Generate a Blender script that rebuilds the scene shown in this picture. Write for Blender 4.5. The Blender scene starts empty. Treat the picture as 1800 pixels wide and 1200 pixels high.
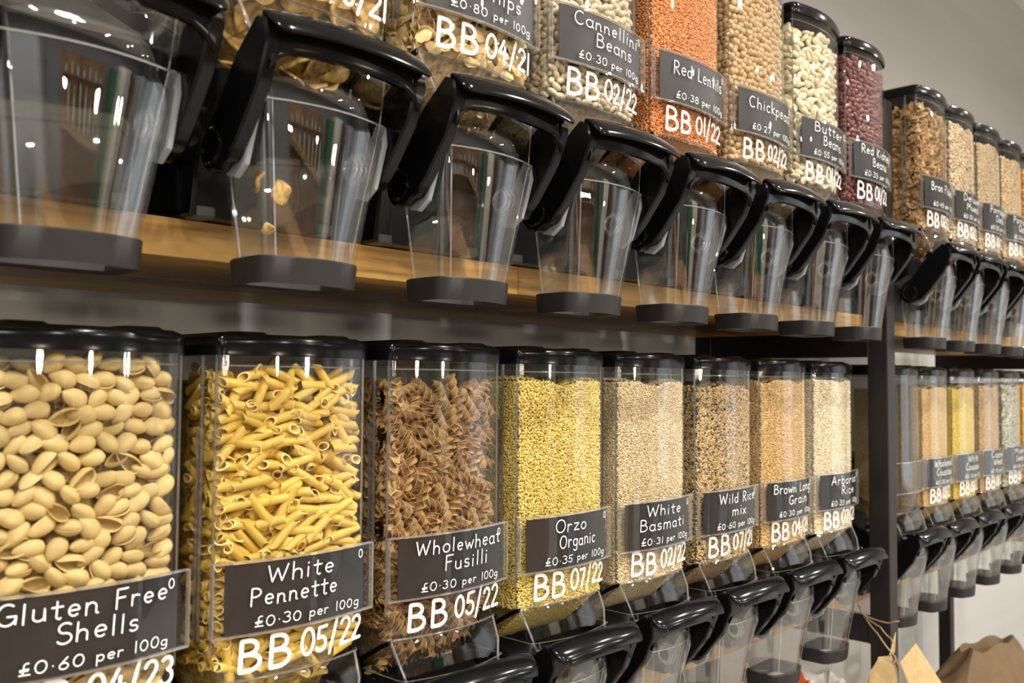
import bpy, math, random
import numpy as np
from mathutils import Matrix, Vector, Euler

SC = bpy.context.scene
COL = SC.collection
PI = math.pi
ZO = 1.45                      # camera height above the floor; all scene z below are relative to the lens

# ------------------------------------------------------------------ camera
cam_d = bpy.data.cameras.new('camera')
cam_d.sensor_width = 36.0
cam_d.lens = 1635.1 / 1800 * 36
cam_d.clip_start = 0.05
cam_d.dof.use_dof = True
cam_d.dof.focus_distance = 0.98
cam_d.dof.aperture_fstop = 9.0
cam = bpy.data.objects.new('camera', cam_d)
COL.objects.link(cam)
_f = Vector((0.7274569862664083, 0.6846626650294569, 0.04520363090456746))
_r = Vector((0.685120347699821, -0.7283974159538767, 0.006878488161757752))
_u = Vector((-0.037635651978822376, -0.025966123054410168, 0.9989541121361143))
m = Matrix.Identity(4)
for i in range(3):
    m[i][0], m[i][1], m[i][2] = _r[i], _u[i], -_f[i]
m[2][3] = ZO
cam.matrix_world = m
SC.camera = cam

# ------------------------------------------------------------------ world, lights, exposure
SC.view_settings.view_transform = 'Standard'
SC.view_settings.look = 'None'
SC.view_settings.exposure = 0.47
SC.view_settings.gamma = 1.0
SC.view_settings.use_curve_mapping = False
SC.cycles.transparent_max_bounces = 48
SC.cycles.max_bounces = 10
SC.cycles.diffuse_bounces = 4
SC.cycles.glossy_bounces = 4
SC.cycles.caustics_reflective = False
SC.cycles.caustics_refractive = False
SC.cycles.sample_clamp_indirect = 6.0
SC.cycles.use_denoising = True
w = bpy.data.worlds.new('room_air'); SC.world = w; w.use_nodes = True
w.node_tree.nodes['Background'].inputs[0].default_value = (0.9, 0.88, 0.85, 1)
w.node_tree.nodes['Background'].inputs[1].default_value = 0.3

CEIL = 1.56
LIGHTS = []
for iy, y in enumerate((-0.50, -1.65, -2.85)):
    for ix in range(6):
        LIGHTS.append((-1.75 + 1.25 * ix + (0.45 if iy % 2 else 0.0), y))
LPOWER = 18.0
PENDANT = 100.0         # frosted pendant bulbs over the counter
WINDOW = 1.3          # brightness of the daylit window panes
for x, y in LIGHTS:
    ld = bpy.data.lights.new('downlight_lamp', 'AREA')
    ld.shape = 'DISK'; ld.size = 0.085; ld.energy = LPOWER
    ld.color = (1.0, 0.955, 0.89); ld.spread = math.radians(155)
    lo = bpy.data.objects.new('downlight_lamp', ld)
    lo.location = (x, y, CEIL - 0.012 + ZO)
    COL.objects.link(lo)

# ------------------------------------------------------------------ materials
def mat(name):
    mt = bpy.data.materials.new(name); mt.use_nodes = True
    nt = mt.node_tree
    for n in list(nt.nodes): nt.nodes.remove(n)
    out = nt.nodes.new('ShaderNodeOutputMaterial')
    return mt, nt, out

def N(nt, typ, **kw):
    n = nt.nodes.new(typ)
    for k, v in kw.items():
        if k.startswith('i_'):
            key = k[2:]
            key = int(key) if key.isdigit() else key.replace('_', ' ')
            n.inputs[key].default_value = v
        else:
            setattr(n, k, v)
    return n

def plain(name, col, rough=0.5, var=0.0, scale=30.0, bump=0.0, bscale=200.0, spec=0.5, objrand=0.0, metal=0.0, coat=0.0, sss=0.0, stretch=None, col2=None):
    mt, nt, out = mat(name)
    p = N(nt, 'ShaderNodeBsdfPrincipled')
    p.inputs['Base Color'].default_value = (*col, 1)
    p.inputs['Roughness'].default_value = rough
    p.inputs['Specular IOR Level'].default_value = spec
    p.inputs['Metallic'].default_value = metal
    p.inputs['Coat Weight'].default_value = coat
    nt.links.new(p.outputs[0], out.inputs[0])
    tc = N(nt, 'ShaderNodeTexCoord')
    src = tc.outputs['Object']
    if stretch:
        mp = N(nt, 'ShaderNodeMapping'); mp.inputs['Scale'].default_value = stretch
        nt.links.new(src, mp.inputs[0]); src = mp.outputs[0]
    cur = None
    if var > 0:
        no = N(nt, 'ShaderNodeTexNoise'); no.inputs['Scale'].default_value = scale; no.inputs['Detail'].default_value = 5
        nt.links.new(src, no.inputs['Vector'])
        mx = N(nt, 'ShaderNodeMix', data_type='RGBA')
        c2 = col2 or tuple(c * (1 - var) for c in col)
        mx.inputs[6].default_value = (*c2, 1)
        mx.inputs[7].default_value = (*(tuple(min(1, c * (1 + var * .4)) for c in col)), 1)
        rp = N(nt, 'ShaderNodeValToRGB'); rp.color_ramp.elements[0].position = .35; rp.color_ramp.elements[1].position = .65
        nt.links.new(no.outputs[0], rp.inputs[0]); nt.links.new(rp.outputs[0], mx.inputs[0])
        cur = mx.outputs[2]
    if objrand > 0:
        oi = N(nt, 'ShaderNodeObjectInfo')
        mr = N(nt, 'ShaderNodeMapRange'); mr.inputs[3].default_value = 1 - objrand; mr.inputs[4].default_value = 1 + objrand * .5
        nt.links.new(oi.outputs['Random'], mr.inputs[0])
        hs = N(nt, 'ShaderNodeHueSaturation')
        nt.links.new(mr.outputs[0], hs.inputs['Value'])
        if cur: nt.links.new(cur, hs.inputs['Color'])
        else: hs.inputs['Color'].default_value = (*col, 1)
        cur = hs.outputs[0]
    if cur: nt.links.new(cur, p.inputs['Base Color'])
    if bump > 0:
        n2 = N(nt, 'ShaderNodeTexNoise'); n2.inputs['Scale'].default_value = bscale; n2.inputs['Detail'].default_value = 4
        nt.links.new(src, n2.inputs['Vector'])
        b = N(nt, 'ShaderNodeBump'); b.inputs['Strength'].default_value = bump; b.inputs['Distance'].default_value = .002
        nt.links.new(n2.outputs[0], b.inputs['Height']); nt.links.new(b.outputs[0], p.inputs['Normal'])
    return mt

def grains(name, cols, rough=0.55, rand=0.18):
    """random colour per loose piece inside one joined mesh"""
    mt, nt, out = mat(name)
    p = N(nt, 'ShaderNodeBsdfPrincipled', i_Roughness=rough)
    g = N(nt, 'ShaderNodeNewGeometry')
    rp = N(nt, 'ShaderNodeValToRGB'); rp.color_ramp.interpolation = 'CONSTANT'
    els = rp.color_ramp.elements
    tot = sum(c[1] for c in cols); acc = 0
    for i, (c, wt) in enumerate(cols):
        if i < 2: e = els[i]; e.position = acc / tot
        else: e = els.new(acc / tot)
        e.color = (*c, 1); acc += wt
    if len(cols) == 1:
        els[1].color = (*cols[0][0], 1)
    nt.links.new(g.outputs['Random Per Island'], rp.inputs[0])
    mul = N(nt, 'ShaderNodeMath', operation='MULTIPLY', i_1=37.7)
    fr = N(nt, 'ShaderNodeMath', operation='FRACT')
    mr = N(nt, 'ShaderNodeMapRange'); mr.inputs[3].default_value = 1 - rand; mr.inputs[4].default_value = 1 + rand * .6
    nt.links.new(g.outputs['Random Per Island'], mul.inputs[0]); nt.links.new(mul.outputs[0], fr.inputs[0]); nt.links.new(fr.outputs[0], mr.inputs[0])
    hs = N(nt, 'ShaderNodeHueSaturation')
    nt.links.new(mr.outputs[0], hs.inputs['Value']); nt.links.new(rp.outputs[0], hs.inputs['Color'])
    nt.links.new(hs.outputs[0], p.inputs['Base Color']); nt.links.new(p.outputs[0], out.inputs[0])
    return mt

def clear(name, tint=(0.97, 0.97, 0.965), f0=0.045, rough=0.015, body=0.0, bodycol=(.6, .6, .6), wavy=0.0):
    """thin clear plastic: see-through sheet with a mirror skin that strengthens at grazing angles"""
    mt, nt, out = mat(name)
    tr = N(nt, 'ShaderNodeBsdfTransparent'); tr.inputs[0].default_value = (*tint, 1)
    gl = N(nt, 'ShaderNodeBsdfGlossy'); gl.inputs['Roughness'].default_value = rough; gl.inputs['Color'].default_value = (1, 1, 1, 1)
    lw = N(nt, 'ShaderNodeLayerWeight'); lw.inputs['Blend'].default_value = 0.5
    pw = N(nt, 'ShaderNodeMath', operation='POWER', i_1=5.0)
    mr = N(nt, 'ShaderNodeMapRange'); mr.inputs[3].default_value = f0; mr.inputs[4].default_value = .75
    nt.links.new(lw.outputs['Facing'], pw.inputs[0]); nt.links.new(pw.outputs[0], mr.inputs[0])
    mx = N(nt, 'ShaderNodeMixShader')
    nt.links.new(mr.outputs[0], mx.inputs[0])
    base = tr.outputs[0]
    if body > 0:
        df = N(nt, 'ShaderNodeBsdfDiffuse'); df.inputs[0].default_value = (*bodycol, 1)
        m2 = N(nt, 'ShaderNodeMixShader'); m2.inputs[0].default_value = body
        nt.links.new(tr.outputs[0], m2.inputs[1]); nt.links.new(df.outputs[0], m2.inputs[2]); base = m2.outputs[0]
    nt.links.new(base, mx.inputs[1]); nt.links.new(gl.outputs[0], mx.inputs[2])
    if wavy > 0:
        tc = N(nt, 'ShaderNodeTexCoord'); mp = N(nt, 'ShaderNodeMapping'); mp.inputs['Scale'].default_value = (1, 1, .12)
        no = N(nt, 'ShaderNodeTexNoise'); no.inputs['Scale'].default_value = 38; no.inputs['Detail'].default_value = 1.5
        b = N(nt, 'ShaderNodeBump'); b.inputs['Strength'].default_value = wavy; b.inputs['Distance'].default_value = .003
        nt.links.new(tc.outputs['Object'], mp.inputs[0]); nt.links.new(mp.outputs[0], no.inputs['Vector'])
        nt.links.new(no.outputs[0], b.inputs['Height']); nt.links.new(b.outputs[0], gl.inputs['Normal'])
    nt.links.new(mx.outputs[0], out.inputs[0])
    return mt

def wood(name, c1, c2, c3, rough=.45, scale=1.0, axis='x', objrand=.22):
    mt, nt, out = mat(name)
    p = N(nt, 'ShaderNodeBsdfPrincipled', i_Roughness=rough)
    tc = N(nt, 'ShaderNodeTexCoord'); oi = N(nt, 'ShaderNodeObjectInfo')
    add = N(nt, 'ShaderNodeVectorMath', operation='ADD')
    sc = N(nt, 'ShaderNodeVectorMath', operation='SCALE'); sc.inputs['Scale'].default_value = 30
    cb = N(nt, 'ShaderNodeCombineXYZ')
    for k in range(3): nt.links.new(oi.outputs['Random'], cb.inputs[k])
    nt.links.new(cb.outputs[0], sc.inputs[0])
    nt.links.new(tc.outputs['Object'], add.inputs[0]); nt.links.new(sc.outputs[0], add.inputs[1])
    mp = N(nt, 'ShaderNodeMapping')
    s = {'x': (1.6, 26, 26), 'z': (26, 26, 1.6)}[axis]
    mp.inputs['Scale'].default_value = tuple(a * scale for a in s)
    nt.links.new(add.outputs[0], mp.inputs[0])
    n1 = N(nt, 'ShaderNodeTexNoise'); n1.inputs['Scale'].default_value = 3.0; n1.inputs['Detail'].default_value = 8; n1.inputs['Distortion'].default_value = 1.2
    nt.links.new(mp.outputs[0], n1.inputs['Vector'])
    rp = N(nt, 'ShaderNodeValToRGB'); e = rp.color_ramp.elements
    e[0].position = .3; e[0].color = (*c1, 1); e[1].position = .7; e[1].color = (*c3, 1)
    k = e.new(.5); k.color = (*c2, 1)
    nt.links.new(n1.outputs[0], rp.inputs[0])
    mr = N(nt, 'ShaderNodeMapRange'); mr.inputs[3].default_value = 1 - objrand; mr.inputs[4].default_value = 1 + objrand
    nt.links.new(oi.outputs['Random'], mr.inputs[0])
    hs = N(nt, 'ShaderNodeHueSaturation'); nt.links.new(rp.outputs[0], hs.inputs['Color']); nt.links.new(mr.outputs[0], hs.inputs['Value'])
    nt.links.new(hs.outputs[0], p.inputs['Base Color'])
    b = N(nt, 'ShaderNodeBump'); b.inputs['Strength'].default_value = .25; b.inputs['Distance'].default_value = .001
    nt.links.new(n1.outputs[0], b.inputs['Height']); nt.links.new(b.outputs[0], p.inputs['Normal'])
    nt.links.new(p.outputs[0], out.inputs[0])
    return mt

M = {}
M['clear'] = clear('clear_hopper_plastic', f0=.028, wavy=.035)
M['spout'] = clear('clear_spout_plastic', tint=(.97, .975, .97), f0=.07, wavy=.05)
M['holder'] = clear('label_holder_plastic', tint=(.98, .98, .98), f0=.05, wavy=.15)
M['edge'] = clear('plastic_edge_highlight', tint=(.92, .92, .92), f0=.22, rough=.04, body=.14, bodycol=(.75, .75, .75))  # milky body colour paints in the bright highlights along clear edges
M['seam'] = clear('plastic_seam', tint=(.75, .75, .76), f0=.12, rough=.05, body=.12, bodycol=(.5, .5, .5))
M['black'] = plain('black_gloss_plastic', (.004, .004, .0045), rough=.13, spec=.20)
M['black2'] = plain('black_housing_plastic', (.004, .004, .0045), rough=.22, spec=.16)
M['collar'] = plain('dark_collar_plastic', (.014, .012, .012), rough=.45, spec=.3)
M['cam'] = clear('frosted_grey_tab', tint=(.7, .72, .75), f0=.05, rough=.2, body=.75, bodycol=(.36, .38, .40))
M['foot'] = plain('grey_foot', (.045, .043, .046), rough=.4)
M['card'] = plain('chalkboard_card', (.021, .020, .020), rough=.34, var=.2, scale=60, spec=.3)
M['chalk'] = plain('white_chalk_ink', (.86, .87, .86), rough=.7)
M['marker'] = plain('white_paint_marker', (.92, .91, .88), rough=.55)
M['steel'] = plain('blackened_steel', (.014, .0135, .015), rough=.38, spec=.22, var=.4, scale=8, bump=.12, bscale=60, col2=(.018, .012, .010))
M['wall'] = plain('painted_wall', (.47, .47, .455), rough=.30, var=.06, scale=3, bump=.25, bscale=5, stretch=(.35, 1, 4.0))
M['wall2'] = plain('grey_painted_wall', (.19, .195, .205), rough=.7, var=.1, scale=2)
M['ceil'] = plain('ceiling_paint', (.72, .70, .67), rough=.8, var=.04, scale=2)
M['floor'] = plain('pale_vinyl_floor', (.36, .34, .31), rough=.45, var=.15, scale=1.5)
M['oak'] = wood('oiled_oak_stave', (.25, .115, .022), (.45, .235, .048), (.56, .32, .08), rough=.36)
M['panel'] = wood('wood_panel', (.16, .08, .035), (.24, .13, .06), (.30, .17, .08), axis='z', scale=.5)
M['kraft'] = plain('kraft_tag', (.50, .35, .165), rough=.8, var=.1, scale=80, objrand=.15)
M['sack'] = plain('brown_paper', (.13, .08, .036), rough=.85, var=.15, scale=25, bump=.3, bscale=60)
M['twine'] = plain('jute_twine', (.38, .27, .15), rough=.9, var=.4, scale=600)
M['carton'] = plain('cardboard', (.20, .115, .05), rough=.85, var=.1, scale=10)
M['lampring'] = plain('white_lamp_ring', (.8, .8, .8), rough=.5)
M['yellow'] = plain('yellow_film', (.70, .60, .10), rough=.35, var=.15, scale=40)
M['whitebag'] = plain('white_film', (.62, .60, .55), rough=.35, var=.15, scale=20)
M['orange'] = plain('orange_film', (.72, .13, .03), rough=.4)
# ------------------------------------------------------------------ mesh helpers
class MB:
    def __init__(s): s.v = []; s.f = []; s.mi = []; s.n = 0
    def add(s, v, f, mi=0):
        v = np.asarray(v, float).reshape(-1, 3)
        s.v.append(v); s.f += [tuple(i + s.n for i in q) for q in f]; s.mi += [mi] * len(f); s.n += len(v)
        return s
    def box(s, a, b, mi=0, bev=0.0):
        x0, y0, z0 = a; x1, y1, z1 = b
        if bev <= 0:
            v = [(x, y, z) for z in (z0, z1) for y in (y0, y1) for x in (x0, x1)]
            return s.add(v, [(0, 2, 3, 1), (4, 5, 7, 6), (0, 1, 5, 4), (2, 6, 7, 3), (0, 4, 6, 2), (1, 3, 7, 5)], mi)
        out = rrect(x0, x1, y0, y1, bev, 2)
        inn = rrect(x0 + bev * .6, x1 - bev * .6, y0 + bev * .6, y1 - bev * .6, bev * .5, 2)
        return s.loft([[(x, y, z0) for x, y in inn], [(x, y, z0 + bev * .6) for x, y in out], [(x, y, z1 - bev * .6) for x, y in out], [(x, y, z1) for x, y in inn]], cap=True, mi=mi)
    def loft(s, secs, cap=False, close=True, mi=0, flip=False, loop=False):
        k = len(secs[0]); v = [p for sec in secs for p in sec]; f = []
        ns = len(secs)
        for i in range(ns if loop else ns - 1):
            i2 = (i + 1) % ns
            for j in range(k if close else k - 1):
                a, b = i * k + j, i * k + (j + 1) % k
                c, d = i2 * k + (j + 1) % k, i2 * k + j
                f.append((a, b, c, d) if not flip else (a, d, c, b))
        if cap:
            f.append(tuple(range(k))[::-1] if not flip else tuple(range(k)))
            f.append(tuple((ns - 1) * k + j for j in range(k)) if not flip else tuple((ns - 1) * k + j for j in range(k))[::-1])
        return s.add(v, f, mi)
    def tube(s, pts, r, n=8, mi=0, cap=True, loop=False):
        P = [Vector(p) for p in pts]; secs = []
        up = Vector((0, 0, 1))
        for i, p in enumerate(P):
            a = P[(i - 1) % len(P)] if (loop or i > 0) else p
            b = P[(i + 1) % len(P)] if (loop or i < len(P) - 1) else p
            t = (b - a).normalized()
            u = t.cross(up)
            if u.length < .05: u = t.cross(Vector((1, 0, 0)))
            u.normalize(); w_ = t.cross(u)
            rr = r[i] if isinstance(r, (list, tuple)) else r
            secs.append([tuple(p + (u * math.cos(2 * PI * k / n) + w_ * math.sin(2 * PI * k / n)) * rr) for k in range(n)])
        return s.loft(secs, cap=cap and not loop, mi=mi, loop=loop)
    def extr_x(s, poly, x0, x1, mi=0, bev=0.0):
        """polygon in (y,z) pushed along x, edges eased"""
        if bev > 0:
            c = (sum(p[0] for p in poly) / len(poly), sum(p[1] for p in poly) / len(poly))
            ins = inset(poly, bev)
            return s.loft([[(x0, y, z) for y, z in ins], [(x0 + bev, y, z) for y, z in poly], [(x1 - bev, y, z) for y, z in poly], [(x1, y, z) for y, z in ins]], cap=True, mi=mi)
        return s.loft([[(x0, y, z) for y, z in poly], [(x1, y, z) for y, z in poly]], cap=True, mi=mi)
    def mesh(s, name, mats, smooth=True, angle=35):
        me = bpy.data.meshes.new(name)
        v = np.concatenate(s.v) if s.v else np.zeros((0, 3))
        me.from_pydata(v.tolist(), [], s.f)
        for mt in (mats if isinstance(mats, (list, tuple)) else [mats]): me.materials.append(mt)
        if any(s.mi): me.polygons.foreach_set('material_index', s.mi)
        import bmesh
        bm = bmesh.new(); bm.from_mesh(me); bmesh.ops.recalc_face_normals(bm, faces=bm.faces[:]); bm.to_mesh(me); bm.free()
        if smooth:
            me.polygons.foreach_set('use_smooth', [True] * len(me.polygons))
            if angle: me.set_sharp_from_angle(angle=math.radians(angle))
        me.update()
        return me

def inset(poly, d):
    n = len(poly); out = []
    A = sum(poly[i][0] * poly[(i + 1) % n][1] - poly[(i + 1) % n][0] * poly[i][1] for i in range(n))
    sg = 1 if A > 0 else -1
    for i in range(n):
        p0, p1, p2 = poly[i - 1], poly[i], poly[(i + 1) % n]
        e1 = Vector((p1[0] - p0[0], p1[1] - p0[1])).normalized(); e2 = Vector((p2[0] - p1[0], p2[1] - p1[1])).normalized()
        n1 = Vector((-e1.y, e1.x)); n2 = Vector((-e2.y, e2.x)); nn = (n1 + n2)
        nn = nn.normalized() if nn.length > 1e-6 else n1
        out.append((p1[0] + sg * nn.x * d, p1[1] + sg * nn.y * d))
    return out

def rrect(x0, x1, y0, y1, r, n=4):
    out = []
    for cx, cy, a0 in ((x1 - r, y1 - r, 0), (x0 + r, y1 - r, 90), (x0 + r, y0 + r, 180), (x1 - r, y0 + r, 270)):
        for k in range(n + 1):
            a = math.radians(a0 + 90 * k / n); out.append((cx + r * math.cos(a), cy + r * math.sin(a)))
    return out

def outline(hw, yf, yb, bulge, r=.008, nb=10, rb=.004):
    """plan of a container: bowed front towards -y, corner radius r; counter-clockwise"""
    out = []
    for k in range(4):
        a = math.radians(180 + 90 * k / 3 * 1.0 - 0)
        out.append((-hw + r + r * math.cos(a), yf + r + r * math.sin(a)))
    for k in range(1, nb):
        x = -hw + r + (2 * hw - 2 * r) * k / nb
        out.append((x, yf - bulge * (1 - (x / (hw - r)) ** 2)))
    for k in range(4):
        a = math.radians(270 + 90 * k / 3)
        out.append((hw - r + r * math.cos(a), yf + r + r * math.sin(a)))
    for k in range(3):
        a = math.radians(0 + 90 * k / 2)
        out.append((hw - rb + rb * math.cos(a), yb - rb + rb * math.sin(a)))
    for k in range(3):
        a = math.radians(90 + 90 * k / 2)
        out.append((-hw + rb + rb * math.cos(a), yb - rb + rb * math.sin(a)))
    return out

def ob(name, me, parent=None, loc=(0, 0, 0), rot=(0, 0, 0)):
    o = bpy.data.objects.new(name, me); COL.objects.link(o)
    o.location = loc; o.rotation_euler = rot
    if parent: o.parent = parent
    return o

def empty(name, loc=(0, 0, 0), rot=(0, 0, 0)):
    o = bpy.data.objects.new(name, None); COL.objects.link(o); o.location = loc; o.rotation_euler = rot
    o.empty_display_size = .05
    return o

def tag(o, label=None, cat=None, group=None, kind=None):
    if label: o['label'] = label
    if cat: o['category'] = cat
    if group: o['group'] = group
    if kind: o['kind'] = kind
    return o

# ------------------------------------------------------------------ handwriting: a stroke alphabet
def _arc(cx, cy, rx, ry, a0, a1, n=10):
    return [(cx + rx * math.cos(math.radians(a0 + (a1 - a0) * k / n)), cy + ry * math.sin(math.radians(a0 + (a1 - a0) * k / n))) for k in range(n + 1)]
def _l(*p): return [tuple(q) for q in p]
G = {
 'A': (.62, [_l((0, 0), (.3, 1)), _l((.3, 1), (.6, 0)), _l((.1, .36), (.52, .36))]),
 'B': (.58, [_l((.04, 0), (.04, 1)), _l((.04, 1)) + _arc(.2, .77, .24, .23, 90, -90) + _l((.04, .54)), _l((.04, .54)) + _arc(.24, .27, .3, .27, 90, -90) + _l((.04, 0))]),
 'C': (.6, [_arc(.34, .5, .32, .5, 55, 310, 16)]),
 'D': (.6, [_l((.04, 0), (.04, 1)) + _arc(.1, .5, .45, .5, 90, -90, 14) + _l((.04, 0))]),
 'F': (.5, [_l((.06, 0), (.06, 1), (.5, 1.02)), _l((.06, .55), (.4, .57))]),
 'G': (.64, [_arc(.34, .5, .32, .5, 55, 330, 16) + _l((.62, .42)), _l((.36, .42), (.64, .42), (.62, .05))]),
 'K': (.55, [_l((.04, 0), (.04, 1)), _l((.5, .98), (.06, .45), (.52, 0))]),
 'L': (.45, [_l((.06, 1), (.04, .03), (.45, .03))]),
 'M': (.7, [_l((0, 0), (.06, 1)), _l((.06, 1), (.34, .4), (.62, 1), (.68, 0))]),
 'O': (.72, [_arc(.36, .5, .34, .5, 95, 460, 20)]),
 'P': (.55, [_l((.05, 0), (.05, 1)) + _arc(.2, .75, .3, .25, 90, -90) + _l((.05, .5))]),
 'R': (.58, [_l((.05, 0), (.05, 1)) + _arc(.2, .75, .28, .25, 90, -90) + _l((.05, .5)), _l((.14, .5), (.56, 0))]),
 'S': (.5, [_arc(.27, .75, .23, .25, 40, 250, 9) + _arc(.25, .26, .25, .26, 80, -150, 9)]),
 'W': (.9, [_l((0, 1), (.2, 0), (.42, .8)), _l((.42, .8), (.64, 0), (.9, 1))]),
 'a': (.52, [_arc(.25, .28, .23, .28, 45, 330, 12), _l((.47, .55), (.45, .1), (.54, 0))]),
 'b': (.5, [_l((.04, 1), (.04, 0)), _arc(.25, .28, .22, .28, 150, -150, 12)]),
 'c': (.44, [_arc(.25, .28, .22, .28, 50, 310, 10)]),
 'd': (.54, [_arc(.24, .28, .22, .28, 40, 330, 12), _l((.46, 1.02), (.46, .0))]),
 'e': (.48, [_l((.05, .3), (.42, .32)) + _arc(.25, .3, .2, .28, 10, 310, 12)]),
 'g': (.5, [_arc(.24, .3, .21, .26, 45, 330, 12), _l((.45, .55), (.45, -.12)) + _arc(.25, -.14, .2, .2, 0, -150, 7)]),
 'h': (.5, [_l((.05, 1), (.05, 0)), _l((.05, .3)) + _arc(.25, .33, .19, .24, 150, 0, 8) + _l((.44, 0))]),
 'i': (.2, [_l((.1, .56), (.1, 0)), _l((.1, .8), (.11, .83))]),
 'k': (.46, [_l((.05, 1), (.05, 0)), _l((.4, .58), (.07, .27), (.44, 0))]),
 'l': (.2, [_l((.1, 1), (.1, 0))]),
 'm': (.78, [_l((.05, .57), (.05, 0)), _l((.05, .3)) + _arc(.21, .35, .15, .22, 150, 0, 7) + _l((.36, 0)), _l((.36, .3)) + _arc(.53, .35, .16, .22, 150, 0, 7) + _l((.7, 0))]),
 'n': (.5, [_l((.05, .57), (.05, 0)), _l((.05, .3)) + _arc(.24, .34, .18, .23, 150, 0, 8) + _l((.42, .05), (.5, .03))]),
 'o': (.52, [_arc(.26, .28, .23, .28, 95, 460, 16)]),
 'p': (.5, [_l((.05, .58), (.05, -.36)), _arc(.25, .29, .21, .27, 150, -150, 12)]),
 'r': (.38, [_l((.05, .58), (.05, 0)), _l((.05, .32)) + _arc(.24, .36, .18, .2, 150, 50, 6)]),
 's': (.4, [_arc(.21, .42, .16, .15, 40, 250, 7) + _arc(.2, .14, .17, .15, 80, -150, 7)]),
 't': (.42, [_l((.2, .9), (.2, .1), (.3, 0), (.36, .05)), _l((.02, .62), (.42, .64))]),
 'u': (.5, [_l((.05, .57)) + _arc(.24, .2, .19, .2, 180, 350, 8) + _l((.43, .57)), _l((.43, .57), (.46, 0))]),
 'w': (.66, [_l((0, .56), (.16, 0), (.32, .45), (.48, 0), (.66, .58))]),
 'x': (.44, [_l((0, .56), (.42, 0)), _l((.42, .56), (.0, 0))]),
 'y': (.48, [_l((.03, .56), (.24, .08)), _l((.45, .56), (.1, -.36))]),
 'z': (.46, [_l((.03, .54), (.42, .54), (.03, .02), (.45, .02))]),
 '0': (.58, [_arc(.29, .48, .25, .48, 95, 460, 18)]),
 '1': (.2, [_l((.1, .98), (.1, 0))]),
 '2': (.52, [_arc(.25, .74, .21, .24, 165, -30, 9) + _l((.03, .03), (.5, .05))]),
 '3': (.5, [_arc(.22, .75, .21, .22, 140, -90, 9) + _arc(.22, .27, .24, .26, 80, -150, 9)]),
 '4': (.54, [_l((.28, .98), (.02, .38), (.52, .42)), _l((.36, .7), (.34, 0))]),
 '5': (.5, [_l((.1, .95), (.07, .55)) + _arc(.22, .3, .23, .28, 115, -150, 10), _l((.1, .95), (.46, .98))]),
 '6': (.5, [_l((.4, .98), (.12, .5)) + _arc(.25, .27, .21, .26, 165, 510, 14)]),
 '7': (.5, [_l((.03, .94), (.47, .96), (.2, 0))]),
 '8': (.5, [_arc(.25, .74, .18, .22, -90, 270, 12), _arc(.25, .26, .22, .26, 90, 450, 14)]),
 '9': (.5, [_arc(.25, .68, .2, .26, 0, 360, 12), _l((.45, .7), (.4, 0))]),
 '/': (.42, [_l((.36, 1.2), (.04, -.2))]),
 '.': (.2, [_l((.1, .42), (.11, .45))]),
 '£': (.5, [_arc(.34, .78, .14, .2, 60, 180, 6) + _l((.18, .05), (.02, .03)), _l((.02, .05), (.5, .03)), _l((.03, .46), (.42, .5)), _l((.05, .34), (.4, .38))]),
 ' ': (.36, []),
}
def spline(pts, step=.06):
    out = []
    n = len(pts)
    if n < 3: base = pts
    else:
        base = pts
    for i in range(len(base) - 1):
        a, b = base[i], base[i + 1]
        L = math.hypot(b[0] - a[0], b[1] - a[1]); k = max(1, int(L / step))
        for j in range(k): out.append((a[0] + (b[0] - a[0]) * j / k, a[1] + (b[1] - a[1]) * j / k))
    out.append(base[-1])
    return out

def text_strokes(txt, size, x0, z0, rng, width=None, slant=.04, gap=.16, narrow=.92):
    """strokes in metres on the (u, v) sheet"""
    tot = sum(G[c][0] * narrow + gap for c in txt) - gap
    sx = size if width is None else width / tot
    x = 0; res = []
    for c in txt:
        wd, st = G[c]
        dy = rng.uniform(-.03, .03); sc = rng.uniform(.94, 1.06)
        for s in st:
            pl = spline(s)
            res.append([(x0 + (x + p[0] * narrow * sc + p[1] * slant) * sx, z0 + (p[1] * sc + dy) * size) for p in pl])
        x += wd * narrow + gap
    return res, tot * sx

def ribbon(mb, pts, hw, P):
    n = len(pts)
    L, R = [], []
    for i in range(n):
        a = pts[max(i - 1, 0)]; b = pts[min(i + 1, n - 1)]
        tx, tz = b[0] - a[0], b[1] - a[1]; l = math.hypot(tx, tz) or 1; tx /= l; tz /= l
        L.append((pts[i][0] - tz * hw, pts[i][1] + tx * hw)); R.append((pts[i][0] + tz * hw, pts[i][1] - tx * hw))
        if i == 0: t0 = (tx, tz)
        t1 = (tx, tz)
    v = [P(*q) for q in L] + [P(*q) for q in R]
    f = [(i, i + 1, n + i + 1, n + i) for i in range(n - 1)]
    def capf(c, t, sg):
        base = len(v); a0 = math.atan2(t[0], -t[1])
        v.append(P(*c))
        for k in range(7):
            a = a0 + sg * PI * k / 6
            v.append(P(c[0] + hw * math.cos(a), c[1] + hw * math.sin(a)))
        for k in range(6): f.append((base, base + 1 + k, base + 2 + k))
    capf(pts[0], t0, 1); capf(pts[-1], t1, -1)
    mb.add(v, f)

# ------------------------------------------------------------------ dispenser geometry (shared meshes)
HW, HH, BUL = .0725, .2564, .010
def yfront(x, off=0.0): return -BUL * (1 - (x / HW) ** 2) + off

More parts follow.
